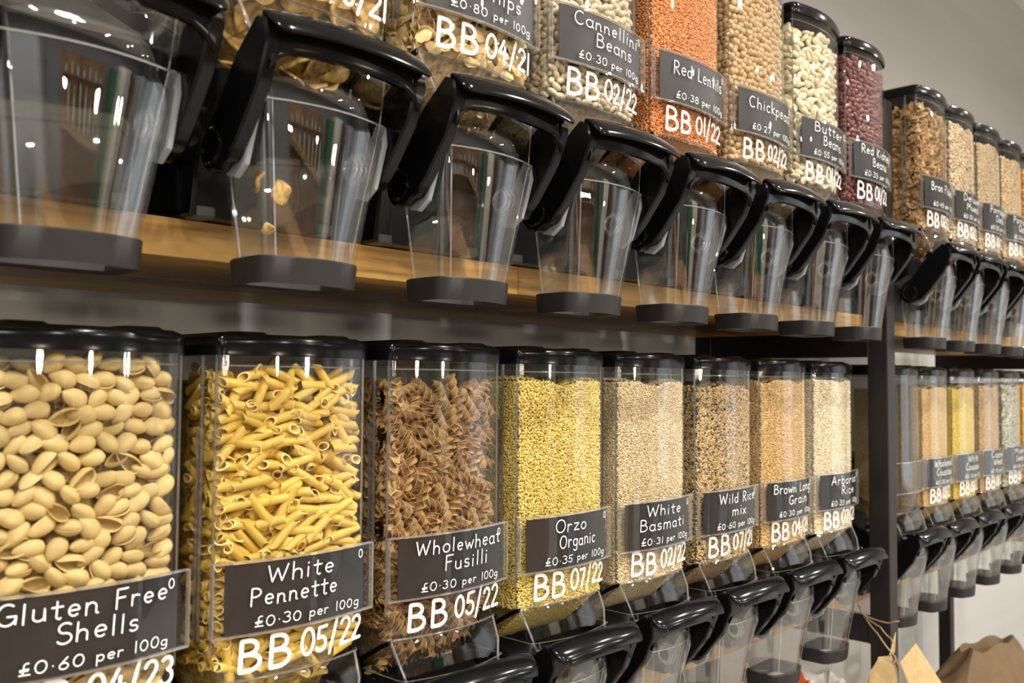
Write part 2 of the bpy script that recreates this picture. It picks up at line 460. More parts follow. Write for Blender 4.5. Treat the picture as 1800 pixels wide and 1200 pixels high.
def build_dispenser_meshes(HH):
    D = {}
    # hopper: outer and inner skins
    mb = MB(); T = .0025
    def skin(t, flip):
        secs = []
        for z, s, yb in ((.0, .966, .05), (.006, .975, .10), (.022, 1.0, .16), (.045, 1.0, .20), (.10, 1, .235), (HH, 1, .25)):
            hw = HW * s - t
            secs.append([(x, y, z) for x, y in outline(hw, t + (1 - s) * .05, yb - t, BUL, r=.007)])
        mb.loft(secs, flip=flip)
        return secs
    a = skin(0, False); b = skin(T, True)
    D['hopper'] = mb.mesh('hopper', M['clear'], angle=50)
    # rims / seams: top rim, bottom lip, vertical ribs down the sides
    mb = MB()
    for sec in (a[0],):
        mb.tube([(p[0], p[1], p[2]) for p in sec[0:17]], .0011, 6)
    top = [(x, y, HH - .010) for x, y in outline(HW - .003, .003, .24, BUL, r=.006)]
    mb.tube(top[0:17], .0008, 6)
    for sx in (-1, 1):
        mb.box((sx * HW - .0012, .0225, .03), (sx * HW + .0012, .0245, HH - .002))
        mb.box((sx * HW - .0012, .0285, .03), (sx * HW + .0012, .0305, HH - .06))
        for y0, y1 in ((.0005, .002),):
            mb.box((sx * (HW - .0012) - .0008, .004, .022), (sx * (HW - .0012) + .0008, .0052, HH - .002))
    D['seam'] = mb.mesh('seam', M['seam'])
    # black gasket line sloping down the sides of the hopper foot
    mb = MB()
    for sx in (-1, 1):
        poly = [(.000, .001), (.012, -.004), (.05, -.026), (.05, -.031), (.012, -.009), (.0, -.003)]
        mb.extr_x(poly, sx * .0700 - .0015, sx * .0700 + .0015)
    D['gasket'] = mb.mesh('gasket', M['black2'])
    # lid
    mb = MB()
    def lid(z, g, yb=.252):
        return [(x, y, z) for x, y in outline(HW + g, -g, yb + g, BUL, r=.010)]
    mb.loft([lid(HH - .002, .0022), lid(HH + .008, .0026), lid(HH + .0125, .0012), lid(HH + .0155, -.004)], cap=True)
    for x0, x1 in ((-.056, -.022), (.026, .060)):
        mb.loft([[(x, y, z) for x, y in rrect(x0 + i, x1 - i, .004 + i, .16 - i, .006)] for z, i in ((HH + .015, 0), (HH + .0178, .003))], cap=True)
    D['lid'] = mb.mesh('lid', M['black'])
    # chute
    mb = MB()
    def ch(t, flip):
        secs = []
        for z, hw, yf, yb, bl in ((0.0, .0700, .0015, .05, .0095), (-.020, .0675, -.009, .05, .008), (-.042, .0610, -.0150, .045, .006)):
            secs.append([(x, y, z) for x, y in outline(hw - t, yf + t, yb - t, bl, r=.006)])
        mb.loft(secs, flip=flip); return secs
    a = ch(0, False); ch(.002, True)
    D['chute'] = mb.mesh('chute', M['clear'], angle=50)
    mb = MB()
    for j in (2, 13):
        mb.tube([s[j] for s in a], .0012, 6)
    mb.tube(a[-1][2:14], .0009, 6)
    D['chute_edge'] = mb.mesh('chute_edge', M['edge'])
    # body
    mb = MB()
    mb.extr_x([(.022, -.052), (.024, -.078), (.050, -.094), (.060, -.155), (.29, -.155), (.30, -.03), (.24, .085), (.225, .085), (.15, .02), (.10, -.008), (.06, -.03), (.035, -.045)], -.0655, .0655, bev=.0025)
    for sx in (-1, 1):       # side ribs and round axle boss
        mb.extr_x([(.075, -.150), (.085, -.060), (.092, -.060), (.084, -.150)], sx * .066 - .002, sx * .066 + .002)
        mb.extr_x([(.075 + .028 * math.cos(a_), -.085 + .028 * math.sin(a_)) for a_ in [2 * PI * k / 20 for k in range(20)]], sx * .067 - .004, sx * .067 + .004, bev=.001)
    D['body'] = mb.mesh('body', M['black2'])
    mb = MB(); mb.box((-.008, .058, -.1558), (.008, .078, -.147), bev=.002)
    D['foot'] = mb.mesh('foot', M['foot'])
    # spout
    mb = MB()
    S = ((-.034, .0655, -.0165, .050, .009), (-.058, .0615, -.0190, .048, .010), (-.080, .0575, -.0205, .046, .0095), (-.105, .0540, -.0169, .044, .009), (-.135, .0497, -.0125, .043, .0085), (-.165, .0455, -.0081, .042, .008), (-.200, .0405, -.003, .041, .008))
    def sp(t, flip):
        secs = [[(x, y, z) for x, y in outline(hw - t, yf + t, yb - t, bl, r=.009, rb=.008)] for z, hw, yf, yb, bl in S]
        mb.loft(secs, flip=flip); return secs
    a = sp(0, False); b = sp(.0022, True)
    D['spout'] = mb.mesh('spout', M['spout'], angle=30)
    mb = MB()
    mb.loft([a[0], b[0]]);
    for z_i in (2,):
        mb.tube([(p[0], p[1] + .0005, p[2]) for p in a[z_i][1:16]], .0008, 6)
    for j in (17, 20):
        mb.tube([s[j] for s in a], .0010, 6)
    mb.tube([(s[3][0] * .985, s[3][1] + .001, s[3][2]) for s in a], .0006, 6)
    mb.tube([(s[13][0] * .985, s[13][1] + .001, s[13][2]) for s in a], .0006, 6)
    D['spout_edge'] = mb.mesh('spout_edge', M['edge'])
    mb = MB()
    O = lambda z, hw, y0, y1, r: [(x, y, z) for x, y in outline(hw, y0, y1, .0075, r=r, rb=.010)]
    mb.loft([O(-.2070, .0420, -.0035, .0440, .012), O(-.2078, .0435, -.005, .0455, .013), O(-.1890, .0448, -.0062, .0468, .013), O(-.1880, .0440, -.0055, .0460, .012), O(-.1880, .0405, -.002, .0425, .010), O(-.2060, .0365, .002, .039, .009)], loop=True)
    D['collar'] = mb.mesh('collar', M['collar'])
    # handle: visor, lintel, arms
    mb = MB()
    prof = [(-.037, -.0300), (-.0425, -.0285), (-.0480, -.0310), (-.0540, -.0365), (-.0595, -.0435), (-.0600, -.0470), (-.0578, -.0480), (-.0530, -.0430), (-.046, -.0370), (-.038, -.0350)]
    secs = []
    for k in range(33):
        s = -math.cos(PI * k / 32)
        e = min(1, (1 - abs(s)) / .16); sc = .22 + .78 * math.sqrt(max(0, 1 - (1 - e) ** 2))
        secs.append([(s * .0715, -.046 + (y + .046) * sc - .0050 * (1 - s * s), -.0315 + (z + .0315) * sc + .0040 * (1 - s * s)) for y, z in prof])
    mb.loft(secs, cap=True)
    prof = [(-.036, -.032), (-.0445, -.0345), (-.0460, -.0515), (-.0440, -.0560), (-.0390, -.0555), (-.036, -.042)]
    secs = []
    for k in range(17):
        s = -1 + 2 * k / 16
        dz = -.012 * max(0, (abs(s) - .7) / .3) ** 2
        secs.append([(s * .066, y - .0050 * (1 - s * s), z + .0035 * (1 - s * s) + (dz if z < -.05 else 0) - .001) for y, z in prof])
    mb.loft(secs, cap=True)
    pv = (.020, -.112)
    arm = [(-.035, -.0305), (-.046, -.0345), (-.0490, -.052), (-.037, -.080), (-.014, -.110), (.000, -.124)]
    arm += [(pv[0] + .018 * math.cos(math.radians(t)), pv[1] + .018 * math.sin(math.radians(t))) for t in range(-130, 60, 22)]
    arm += [(.017, -.086), (-.008, -.052)]
    for sx in (-1, 1):
        mb.extr_x(arm, min(sx * .0595, sx * .0710), max(sx * .0595, sx * .0710), bev=.0016)
        # ridge on the outer face and a raised boss around the pivot
        ring = [(sx * .0715, pv[0] + .0115 * math.cos(t), pv[1] + .0125 * math.sin(t)) for t in [2 * PI * k / 24 for k in range(24)]]
        mb.tube(ring, .0018, 6, loop=True)
    D['handle'] = mb.mesh('handle', M['black'], angle=38)
    mb = MB()
    mb.extr_x([(pv[0] + .0095 * math.cos(t), pv[1] + .0105 * math.sin(t)) for t in [2 * PI * k / 20 for k in range(20)]], -.0006, .0006)
    D['pivot_hole'] = mb.mesh('pivot_hole', M['black2'])
    for nm, sx in (('L', -1), ('R', 1)):
        mb = MB()
        poly = [(-.014, -.078), (-.007, -.074), (.003, -.088), (.014, -.108), (.020, -.120), (.020, -.131), (.008, -.134), (-.004, -.126), (-.010, -.110), (-.016, -.092)]
        mb.extr_x(poly, min(sx * .0545, sx * .0598), max(sx * .0545, sx * .0598), bev=.0012)
        mb.tube([(sx * .0548, -.010 + .006 * math.cos(t), -.082 + .006 * math.sin(t)) for t in [2 * PI * k / 14 for k in range(14)]], .0008, 5, loop=True)
        D['tab' + nm] = mb.mesh('locking_tab', M['cam'])
        mb = MB()
        for x_, r_ in ((.0535, .0125), (.0500, .0105), (.0470, .0085)):
            mb.tube([(sx * x_, pv[0] - .004 + r_ * math.cos(t), pv[1] + .004 + r_ * math.sin(t)) for t in [2 * PI * k / 22 for k in range(22)]], .0014, 6, loop=True)
        D['ring' + nm] = mb.mesh('pivot_ring', M['edge'])
    # label holder
    mb = MB(); K = 18; hh0, hh1 = .0370, .0935
    def hp(x, z, o): return (x, -BUL * (1 - min(1, abs(x) / HW) ** 2) - .0035 - o, z)
    X = [-.0766 + .1532 * k / K for k in range(K + 1)]
    mb.loft([[hp(x, hh0, .0) for x in X], [hp(x, hh0, .0028) for x in X], [hp(x, hh1, .0028) for x in X], [hp(x, hh1, .0) for x in X]], close=False)
    D['label_holder'] = mb.mesh('label_holder', M['holder'], angle=50)
    mb = MB()
    for z in (hh0, hh1):
        mb.loft([[hp(x, z + dz, o) for x in X] for dz, o in ((-.0007, -.0005), (-.0007, .0032), (.0007, .0032), (.0007, -.0005))], close=False, loop=True)
    for sx in (-1, 1):
        mb.box((sx * .0764 - .0005, -.0066, hh0), (sx * .0764 + .0007, -.0022, hh1))
    D['holder_rim'] = mb.mesh('holder_rim', M['edge'])
    mb = MB()
    X2 = [-.0665 + .133 * k / K for k in range(K + 1)]
    mb.loft([[hp(x, hh0 + .0012, .0006) for x in X2], [hp(x, hh0 + .0012, .0012) for x in X2], [hp(x, hh1 - .0015, .0012) for x in X2], [hp(x, hh1 - .0015, .0006) for x in X2]], close=False, loop=True)
    D['card'] = mb.mesh('price_card', M['card'])
    return D
DM_LOW = build_dispenser_meshes(HH)
DM_UP = build_dispenser_meshes(.241)
for k_ in DM_LOW:
    if k_ not in ('hopper', 'seam', 'lid'): DM_UP[k_] = DM_LOW[k_]
def card_pt(x, z): return (x, -BUL * (1 - min(1, abs(x) / HW) ** 2) - .0035 - .0034, z)
def hop_pt(x, z):
    x = max(-.071, min(.0715, x)); return (x, -BUL * (1 - min(1, abs(x) / HW) ** 2) - .0006, z)

def make_price_text(lines, price, seed, circle=True):
    rng = random.Random(seed); mb = MB()
    n = len(lines)
    tops = {1: [.0700], 2: [.0765, .0595], 3: [.0785, .0660, .0535]}[n]
    sizes = {1: .0145, 2: .0130, 3: .0105}[n]
    for i, (ln, x0, wd) in enumerate(lines):
        st, _ = text_strokes(ln, sizes, x0, tops[i] - .0005, rng, width=wd)
        for s in st: ribbon(mb, s, .00060, card_pt)
    if price:
        a, b = price.split(' ', 1)
        st, _ = text_strokes(a, .0078, -.044, .0425, rng, width=.040)
        for s in st: ribbon(mb, s, .00042, card_pt)
        st, _ = text_strokes(b, .0074, .004, .0430, rng, width=.054)
        for s in st: ribbon(mb, s, .00040, card_pt)
    if circle:
        ribbon(mb, _arc(.0605, .0862, .0022, .0034, 0, 360, 16), .00040, card_pt)
    return mb.mesh('chalk_lettering', M['chalk'], smooth=False)

def make_bb_text(txt, seed):
    rng = random.Random(seed + 99); mb = MB()
    st, _ = text_strokes('BB', .0245, -.053, .0075, rng, width=.044, gap=.16)
    for s in st: ribbon(mb, s, .00185, hop_pt)
    st, _ = text_strokes(txt, .0210, .000, .0115, rng, width=.067, gap=.10, slant=.06)
    for s in st: ribbon(mb, s, .00150, hop_pt)
    return mb.mesh('best_before_marking', M['marker'], smooth=False)

first = {}
def dispenser(loc, label, lines, price, bb, seed, card=True, group='clear gravity dispensers on the shelves'):
    DM = DM_UP if 'upper' in group and loc[0] > UX + 5.5 * PT else DM_LOW
    r = empty('bulk_dispenser', (loc[0], loc[1], loc[2] + ZO))
    tag(r, label, 'dispenser', group)
    hp_ = ob('hopper', DM['hopper'], r); ob('seam', DM['seam'], hp_); ob('gasket', DM['gasket'], hp_)
    ob('lid', DM['lid'], r)
    c = ob('chute', DM['chute'], r); ob('corner_rib', DM['chute_edge'], c)
    b = ob('body', DM['body'], r)
    for sx in (-1, 1): ob('foot', DM['foot'], b, (sx * .054, 0, 0))
    s = ob('spout', DM['spout'], r); ob('rib', DM['spout_edge'], s); ob('collar', DM['collar'], s)
    h = ob('handle', DM['handle'], r); [ob('pivot_recess', DM['pivot_hole'], h, (sx * .0713, 0, 0)) for sx in (-1, 1)]
    for k in 'LR': ob('locking_tab', DM['tab' + k], h); ob('pivot_ring', DM['ring' + k], h)
    lh = ob('label_holder', DM['label_holder'], r); ob('holder_rim', DM['holder_rim'], lh)
    if card:
        pc = ob('price_card', DM['card'], r)
        ob('chalk_lettering', make_price_text(lines, price, seed), pc)
    if bb: ob('best_before_marking', make_bb_text(bb, seed), r)
    return r

# ------------------------------------------------------------------ foods
def lumps(name, mt, n=3): pass

def ico():
    t = (1 + 5 ** .5) / 2
    v = np.array([(-1, t, 0), (1, t, 0), (-1, -t, 0), (1, -t, 0), (0, -1, t), (0, 1, t), (0, -1, -t), (0, 1, -t), (t, 0, -1), (t, 0, 1), (-t, 0, -1), (-t, 0, 1)], float)
    v /= np.linalg.norm(v[0])
    f = np.array([(0, 11, 5), (0, 5, 1), (0, 1, 7), (0, 7, 10), (0, 10, 11), (1, 5, 9), (5, 11, 4), (11, 10, 2), (10, 7, 6), (7, 1, 8), (3, 9, 4), (3, 4, 2), (3, 2, 6), (3, 6, 8), (3, 8, 9), (4, 9, 5), (2, 4, 11), (6, 2, 10), (8, 6, 7), (9, 8, 1)])
    return v, f
ICO = ico()

def rotmats(n, rng, flat=None):
    q = rng.normal(size=(n, 4)); q /= np.linalg.norm(q, axis=1)[:, None]
    w_, x, y, z = q.T
    R = np.stack([1 - 2 * (y * y + z * z), 2 * (x * y - z * w_), 2 * (x * z + y * w_), 2 * (x * y + z * w_), 1 - 2 * (x * x + z * z), 2 * (y * z - x * w_), 2 * (x * z - y * w_), 2 * (y * z + x * w_), 1 - 2 * (x * x + y * y)], 1).reshape(n, 3, 3)
    return R

def np_mesh(name, V, F, mats, smooth=True):
    """V (n,3); F (m,k) with constant k"""
    me = bpy.data.meshes.new(name)
    k = F.shape[1]
    me.vertices.add(len(V)); me.vertices.foreach_set('co', V.astype(np.float32).ravel())
    me.loops.add(F.size); me.loops.foreach_set('vertex_index', F.astype(np.int32).ravel())
    me.polygons.add(len(F)); me.polygons.foreach_set('loop_start', np.arange(0, F.size, k, dtype=np.int32))
    if smooth: me.polygons.foreach_set('use_smooth', np.ones(len(F), bool))
    for mt in mats: me.materials.append(mt)
    me.update(calc_edges=True); me.validate()
    return me

def surf_points(sp, ztop, zbot, rng, layers=2, depth=.004, side=.06, jit=.35, thick=1.0):
    """points spread over the bowed front and the left side of the heap; returns positions and the outward facing yaw"""
    P = []
    for L in range(layers):
        d = .0045 + L * depth
        hw = .0685 - L * .001
        nx = max(1, int(2 * hw / sp)); nz = max(1, int((ztop - zbot) / sp))
        for i in range(nx):
            for j in range(nz):
                x = -hw + (i + .5 + (.5 if (j + L) % 2 else 0)) * 2 * hw / nx + rng.uniform(-jit, jit) * sp
                if x > hw: x -= 2 * hw
                z = zbot + (j + .5 + (.4 if L % 2 else 0)) * (ztop - zbot) / nz + rng.uniform(-jit, jit) * sp
                ht = 0.012 * math.sin(x * 60 + ztop * 900) * 0.35
                if z > ztop + ht: continue
                P.append((x, yfront(x, d) + rng.uniform(0, .3) * sp, z, 0.0))
        for sgn, sd in ((-1, side), (1, .02)):
            ny = max(1, int(sd / sp))
            for i in range(ny):
                for j in range(nz):
                    y = .008 + (i + .5) * sd / ny + rng.uniform(-jit, jit) * sp
                    z = zbot + (j + .5) * (ztop - zbot) / nz + rng.uniform(-jit, jit) * sp
                    P.append((sgn * (.0685 - L * depth), y, z, sgn * 1.57))
        # top of the heap
        nt = int(.10 / sp)
        if L == 0:
            for i in range(nx):
                for j in range(nt):
                    P.append((-hw + (i + .5) * 2 * hw / nx + rng.uniform(-jit, jit) * sp, .008 + (j + .5) * sp, ztop + rng.uniform(-.3, .1) * sp + .012 * math.sin(((-hw + (i + .5) * 2 * hw / nx)) * 60 + ztop * 900) * .35, 0))
    return np.array(P)

def core(mb_v, mb_f, ztop, zbot, back=.012):
    """solid heart of the heap"""
    x1 = .0655 - back * .3; n = 8
    top = []; 
    def ring(z, dy=0): 
        pts = [(-x1 + 2 * x1 * k / n, yfront(-x1 + 2 * x1 * k / n, back) + dy, z) for k in range(n + 1)]
        return pts + [(x1, .14, z), (-x1, .14, z)]
    secs = [[(p[0] * .9, max(p[1], .045), -.040) for p in ring(0)], ring(zbot), ring(ztop)]
    return secs

def grain_heap(name, dims, sp, mt, coremt, ztop, seed, zbot=-.002, layers=2, bend=0.0, side=.06, lump=0.0):
    rng = np.random.default_rng(seed)
    P = surf_points(sp, ztop, zbot, rng, layers=layers, depth=min(dims) * .8, side=side)
    # grains lying under the break line, on the slope behind the chute
    ex = int(.12 / sp); ey = int(.05 / sp)
    Q = [(-.06 + (i + .5) * .12 / ex + rng.uniform(-.4, .4) * sp, .004 + (j + .5) * .05 / ey, -.003 - (j + .5) * .9 * .045 / ey + rng.uniform(-.2, .2) * sp, 0) for i in range(ex) for j in range(ey)]
    P = np.concatenate([P, np.array(Q)])
    n = len(P)
    bv, bf = ICO
    R = rotmats(n, rng)
    sc = np.array(dims) / 2
    sizes = rng.uniform(.85, 1.15, size=(n, 1, 1))
    loc = bv * sc
    if bend: loc = loc + np.stack([0 * loc[:, 0], bend * (loc[:, 0] / sc[0]) ** 2, 0 * loc[:, 0]], 1)
    V = np.einsum('nij,kj->nki', R, loc) * sizes
    if lump > 0: V *= rng.uniform(1 - lump, 1 + lump, size=(n, len(bv), 1))
    # keep everything behind the plastic
    V = V + P[:, None, :3]
    V[..., 0] = np.clip(V[..., 0], -.0698, .0698)
    fy = -BUL * (1 - (V[..., 0] / HW) ** 2) + .0030
    V[..., 1] = np.maximum(V[..., 1], fy)
    V = V.reshape(-1, 3)
    F = (bf[None] + (np.arange(n) * len(bv))[:, None, None]).reshape(-1, 3)
    me = np_mesh(name, V, F, [mt])
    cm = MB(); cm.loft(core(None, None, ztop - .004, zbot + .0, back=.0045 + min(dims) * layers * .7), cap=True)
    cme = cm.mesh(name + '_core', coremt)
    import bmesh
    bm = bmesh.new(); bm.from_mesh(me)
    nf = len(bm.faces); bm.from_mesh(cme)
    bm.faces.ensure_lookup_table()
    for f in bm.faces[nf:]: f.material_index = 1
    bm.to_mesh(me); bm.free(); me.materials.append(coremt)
    bpy.data.meshes.remove(cme)
    return me

def join_copies(name, base_list, P, rng, mt, coremt, ztop, zbot, orient, back):
    """second layer of big pieces plus the heart of the heap, as one object"""
    mb = MB()
    for p in P:
        bme = rng.choice(base_list)
        E = Euler(orient(rng, p[3]))
        Mx = np.array(E.to_matrix())
        v = np.empty(len(bme.vertices) * 3); bme.vertices.foreach_get('co', v); v = v.reshape(-1, 3) @ Mx.T + np.array(p[:3])
        v[:, 0] = np.clip(v[:, 0], -.0695, .0695)
        v[:, 1] = np.maximum(v[:, 1], -BUL * (1 - (v[:, 0] / HW) ** 2) + .003)
        mb.add(v, [tuple(q.vertices) for q in bme.polygons], 0); mb.mi[-len(bme.polygons):] = [2 if q.material_index else 0 for q in bme.polygons]
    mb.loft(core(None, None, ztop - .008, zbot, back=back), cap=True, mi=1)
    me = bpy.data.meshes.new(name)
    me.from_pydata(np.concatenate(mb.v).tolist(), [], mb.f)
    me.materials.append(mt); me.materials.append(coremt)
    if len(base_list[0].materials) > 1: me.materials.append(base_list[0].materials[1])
    me.polygons.foreach_set('material_index', mb.mi)
    me.polygons.foreach_set('use_smooth', [True] * len(me.polygons))
    me.update()
    return me

def shell_mesh(i):
    rng = random.Random(100 + i); L = .0098 + .0006 * i; mb = MB(); nu, nv = 15, 22
    R = .0072; gap0 = (-.7, -1.0, 1.7)[i % 3]
    def pt(u, v, t):
        prof = (max(0, 1 - abs(u) ** 2.0)) ** .60 * (1 + .22 * u)
        fl = max(0, (abs(v - .5) - .38) / .12)
        r = (R - t) * prof * (1 + .022 * math.cos(22 * PI * v) + (.14 if gap0 > 0 else .04) * fl * fl) + .0002
        gap = gap0 * (max(prof, 0) ** .5)
        a = -PI / 2 + gap / 2 + v * (2 * PI - gap)
        curl = .0022 * v * prof
        return (u * (L - t * .5), (r - curl) * math.cos(a) * .85, (r - curl) * math.sin(a) + .2 * R * prof * 0)
    o = [[pt(-1 + 2 * a / (nu - 1), b / (nv - 1), 0) for b in range(nv)] for a in range(nu)]
    n = [[pt(-1 + 2 * a / (nu - 1), b / (nv - 1), .0010) for b in range(nv)] for a in range(nu)]
    secs = [o[a] + n[a][::-1] for a in range(nu)]
    mb.loft(secs, cap=False)
    return mb.mesh('pasta_shell', M['shell'], angle=60)

def penne_mesh(i):
    mb = MB(); L = .0125 + .0012 * i; R = .0039; k = 16
    def ring(x0, r, sg):
        return [(x0 + sg * (r * math.sin(2 * PI * j / k)) * .95, r * math.cos(2 * PI * j / k), r * math.sin(2 * PI * j / k)) for j in range(k)]
    b = .0006 * i
    mb.loft([ring(-L, R, 1), ring(-L * .3, R, .3), ring(L * .3, R, .3), ring(L, R, 1), ring(L + .0002, R - .0009, 1), ring(0, R - .0009, .6), ring(-L - .0002, R - .0009, 1)], loop=True)
    mb.mi = [1 if (i // k) in (3, 6) else 0 for i in range(len(mb.f))]
    return mb.mesh('penne_tube', [M['penne'], M['pennerim']], angle=50)

def fusilli_mesh(i):
    mb = MB(); L = .0145 + .0012 * i; n = 26; R = .0068; turns = 1.35
    secs = []
    for a in range(n):
        t = a / (n - 1); x = -L + 2 * L * t; th = 2 * PI * turns * t
        sec = []
        for b in range(3):
            base = th + b * 2 * PI / 3
            rr = R * (1 - .12 * math.cos(PI * (2 * t - 1)) * 0)
            for da, r in ((-.55, .0011), (-.10, rr * .72), (-.02, rr), (.06, rr * .985), (.02, rr * .70)):
                sec.append((x, r * math.cos(base + da), r * math.sin(base + da)))
        secs.append(sec)
    mb.loft(secs, cap=True)
    mb.mi = [1 if (i < (n - 1) * 15 and (i % 15) % 5 == 2) else 0 for i in range(len(mb.f))]
    return mb.mesh('fusilli_twist', [M['fusilli'], M['fusrim']], angle=45)

def bean_mesh(name, dims, bend, mt, seed, n=(8, 10)):
    mb = MB(); rng = random.Random(seed)
    secs = []
    for a in range(1, n[0]):
        u = -math.cos(PI * a / n[0]); r = math.sqrt(1 - u * u)
        secs.append([(u * dims[0] / 2, r * math.cos(2 * PI * b / n[1]) * dims[1] / 2 + bend * (u * u - .4) * dims[1], r * math.sin(2 * PI * b / n[1]) * dims[2] / 2) for b in range(n[1])])
    mb.loft(secs, cap=True)
    return mb.mesh(name, mt, angle=None)

def chickpea_mesh(seed, mt):
    mb = MB(); rng = random.Random(seed); R = .0046; secs = []
    for a in range(1, 8):
        th = PI * a / 8
        r = R * math.sin(th) * (1 + .12 * (math.cos(th) > .5)); z = -R * math.cos(th) * (1.0 + .18 * (a > 5))
        secs.append([(r * math.cos(2 * PI * b / 10) * (1 + .08 * math.cos(2 * (2 * PI * b / 10))), r * math.sin(2 * PI * b / 10), z) for b in range(10)])
    mb.loft(secs, cap=True)
    return mb.mesh('chickpea', mt, angle=None)

def flake_mesh(name, mt, seed, L, Wd, th, curl, jag=.15):
    mb = MB(); rng = random.Random(seed); nu, nv = 8, 5
    amp = [rng.uniform(1 - jag, 1 + jag) for _ in range(nu)]
    ph = rng.uniform(0, 6)
    def pt(u, v, t):
        wu = max(.02, (1 - abs(u) ** 2.4)) ** .5 * amp[int((u + 1) / 2 * (nu - 1))]
        x = u * L / 2; y = v * wu * Wd / 2
        z = curl * (math.sin(u * 2.2 + ph) * .5 + (v * wu) ** 2 * .8 - u * u * .5) + t
        return (x, z, y)
    o = [[pt(-1 + 2 * a / (nu - 1), -1 + 2 * b / (nv - 1), th / 2) for b in range(nv)] for a in range(nu)]
    n = [[pt(-1 + 2 * a / (nu - 1), -1 + 2 * b / (nv - 1), -th / 2) for b in range(nv)] for a in range(nu)]
    mb.loft([o[a] + n[a][::-1] for a in range(nu)], cap=True)
    return mb.mesh(name, mt, angle=60)

def chip_mesh(i):
    mb = MB(); rng = random.Random(i); R = .0155; k = 18
    rim = [1 + .08 * math.sin(3 * t + i) + .04 * math.sin(5 * t) for t in [2 * PI * j / k for j in range(k)]]
    def ring(s, t):
        return [(R * s * rim[j] * math.cos(2 * PI * j / k), t + .004 * (s * math.cos(2 * PI * j / k)) ** 2 + .0015 * math.sin(3 * 2 * PI * j / k) * s, R * .85 * s * rim[j] * math.sin(2 * PI * j / k)) for j in range(k)]
    mb.loft([ring(.05, .0008), ring(.35, .0006), ring(.7, .0011), ring(.97, .0012), ring(1, 0), ring(.97, -.0012), ring(.5, -.0010), ring(.05, -.0008)], cap=True)
    return mb.mesh('banana_chip', M['banana'], angle=60)

def heap_of_pieces(base, meshes, objname, label, cat, group, sp, ztop, zbot, orient, seed, backfill, backname, coremt, maxn=300, spz=None, side=.05, d0=.005, back=.014, backlabel=None):
    """front and side layer: one object for each piece, behind it one joined fill"""
    rng = random.Random(seed); P = []
    spz = spz or sp
    hw = .0665
    nx = max(1, round(2 * hw / sp)); nz = max(1, round((ztop - zbot) / spz))
    for j in range(nz):
        for i in range(nx):
            x = -hw + (i + .5 + (.25 if j % 2 else -.25)) * 2 * hw / nx + rng.uniform(-.22, .22) * sp
            x = max(-hw, min(hw, x))
            z = zbot + (j + .5) * (ztop - zbot) / nz + rng.uniform(-.25, .25) * spz
            ht = ztop + .010 * math.sin(x * 55 + seed)
            if z > ht: continue
            P.append((x, yfront(x, d0) + rng.uniform(0, .003), z, 0.))
    ny = max(1, round(side / sp))
    for j in range(nz):
        for i in range(ny):
            P.append((-hw + rng.uniform(0, .002), .008 + (i + .5) * side / ny + rng.uniform(-.3, .3) * sp, zbot + (j + .5) * (ztop - zbot) / nz + rng.uniform(-.25, .25) * spz, -1.57))
    rng.shuffle(P)
    pieces, rest = P[:maxn], P[maxn:]
    bx, by, bz = base
    vc = {}
    for me_ in meshes:
        a_ = np.empty(len(me_.vertices) * 3); me_.vertices.foreach_get('co', a_); vc[me_.name] = a_.reshape(-1, 3)
    for p in pieces:
        me_ = rng.choice(meshes)
        o = bpy.data.objects.new(objname, me_)
        COL.objects.link(o)
        e_ = Euler(orient(rng, p[3])); s = rng.uniform(.92, 1.06)
        q = vc[me_.name] @ np.array(e_.to_matrix()).T * s
        px = min(max(p[0], -.0692 - q[:, 0].min()), .0692 - q[:, 0].max())
        xx = np.clip(q[:, 0] + px, -.07, .07)
        need = (-BUL * (1 - (xx / HW) ** 2) + .0032 - q[:, 1]).max()
        py = need + rng.uniform(0, .0012) if p[3] == 0. else max(need, p[1])
        if p[3] < 0: px = -.0692 - q[:, 0].min() + rng.uniform(0, .001)
        o.rotation_euler = e_
        o.location = (bx + px, by + py, bz + p[2] + ZO)
        o.scale = (s, s, s)
        tag(o, label, cat, group)
    P2 = [tuple(q) for q in rest]
    for j in range(nz):
        for i in range(nx):
            x = -hw + (i + .5 + (-.25 if j % 2 else .25)) * 2 * hw / nx + rng.uniform(-.3, .3) * sp
            x = max(-hw, min(hw, x))
            P2.append((x, yfront(x, d0 + backfill) + rng.uniform(0, .003), zbot + (j + 1.0) * (ztop - .006 - zbot) / nz, 0.))
        for i in range(ny):
            P2.append((-hw + backfill, .012 + (i + .5) * side / ny, zbot + (j + .9) * (ztop - .004 - zbot) / nz, -1.57))
    for i in range(nx):         # pieces on the slope behind the chute
        for j in range(3):
            P2.append((-hw * .78 + (i + .5) * 1.56 * hw / nx, .024 + .012 * j, zbot - .012 - .014 * j, 0.))
    me = join_copies(backname, meshes, P2, rng, meshes[0].materials[0], coremt, ztop, zbot, orient, back)
    o = ob(backname, me, None, (bx, by, bz + ZO))
    tag(o, backlabel or (label + ', the deeper layers'), cat, None, 'stuff')

def darker(name, c, k=.62): return plain(name, tuple(a * k for a in c), rough=.9, var=.5, scale=220, bump=.6, bscale=300)

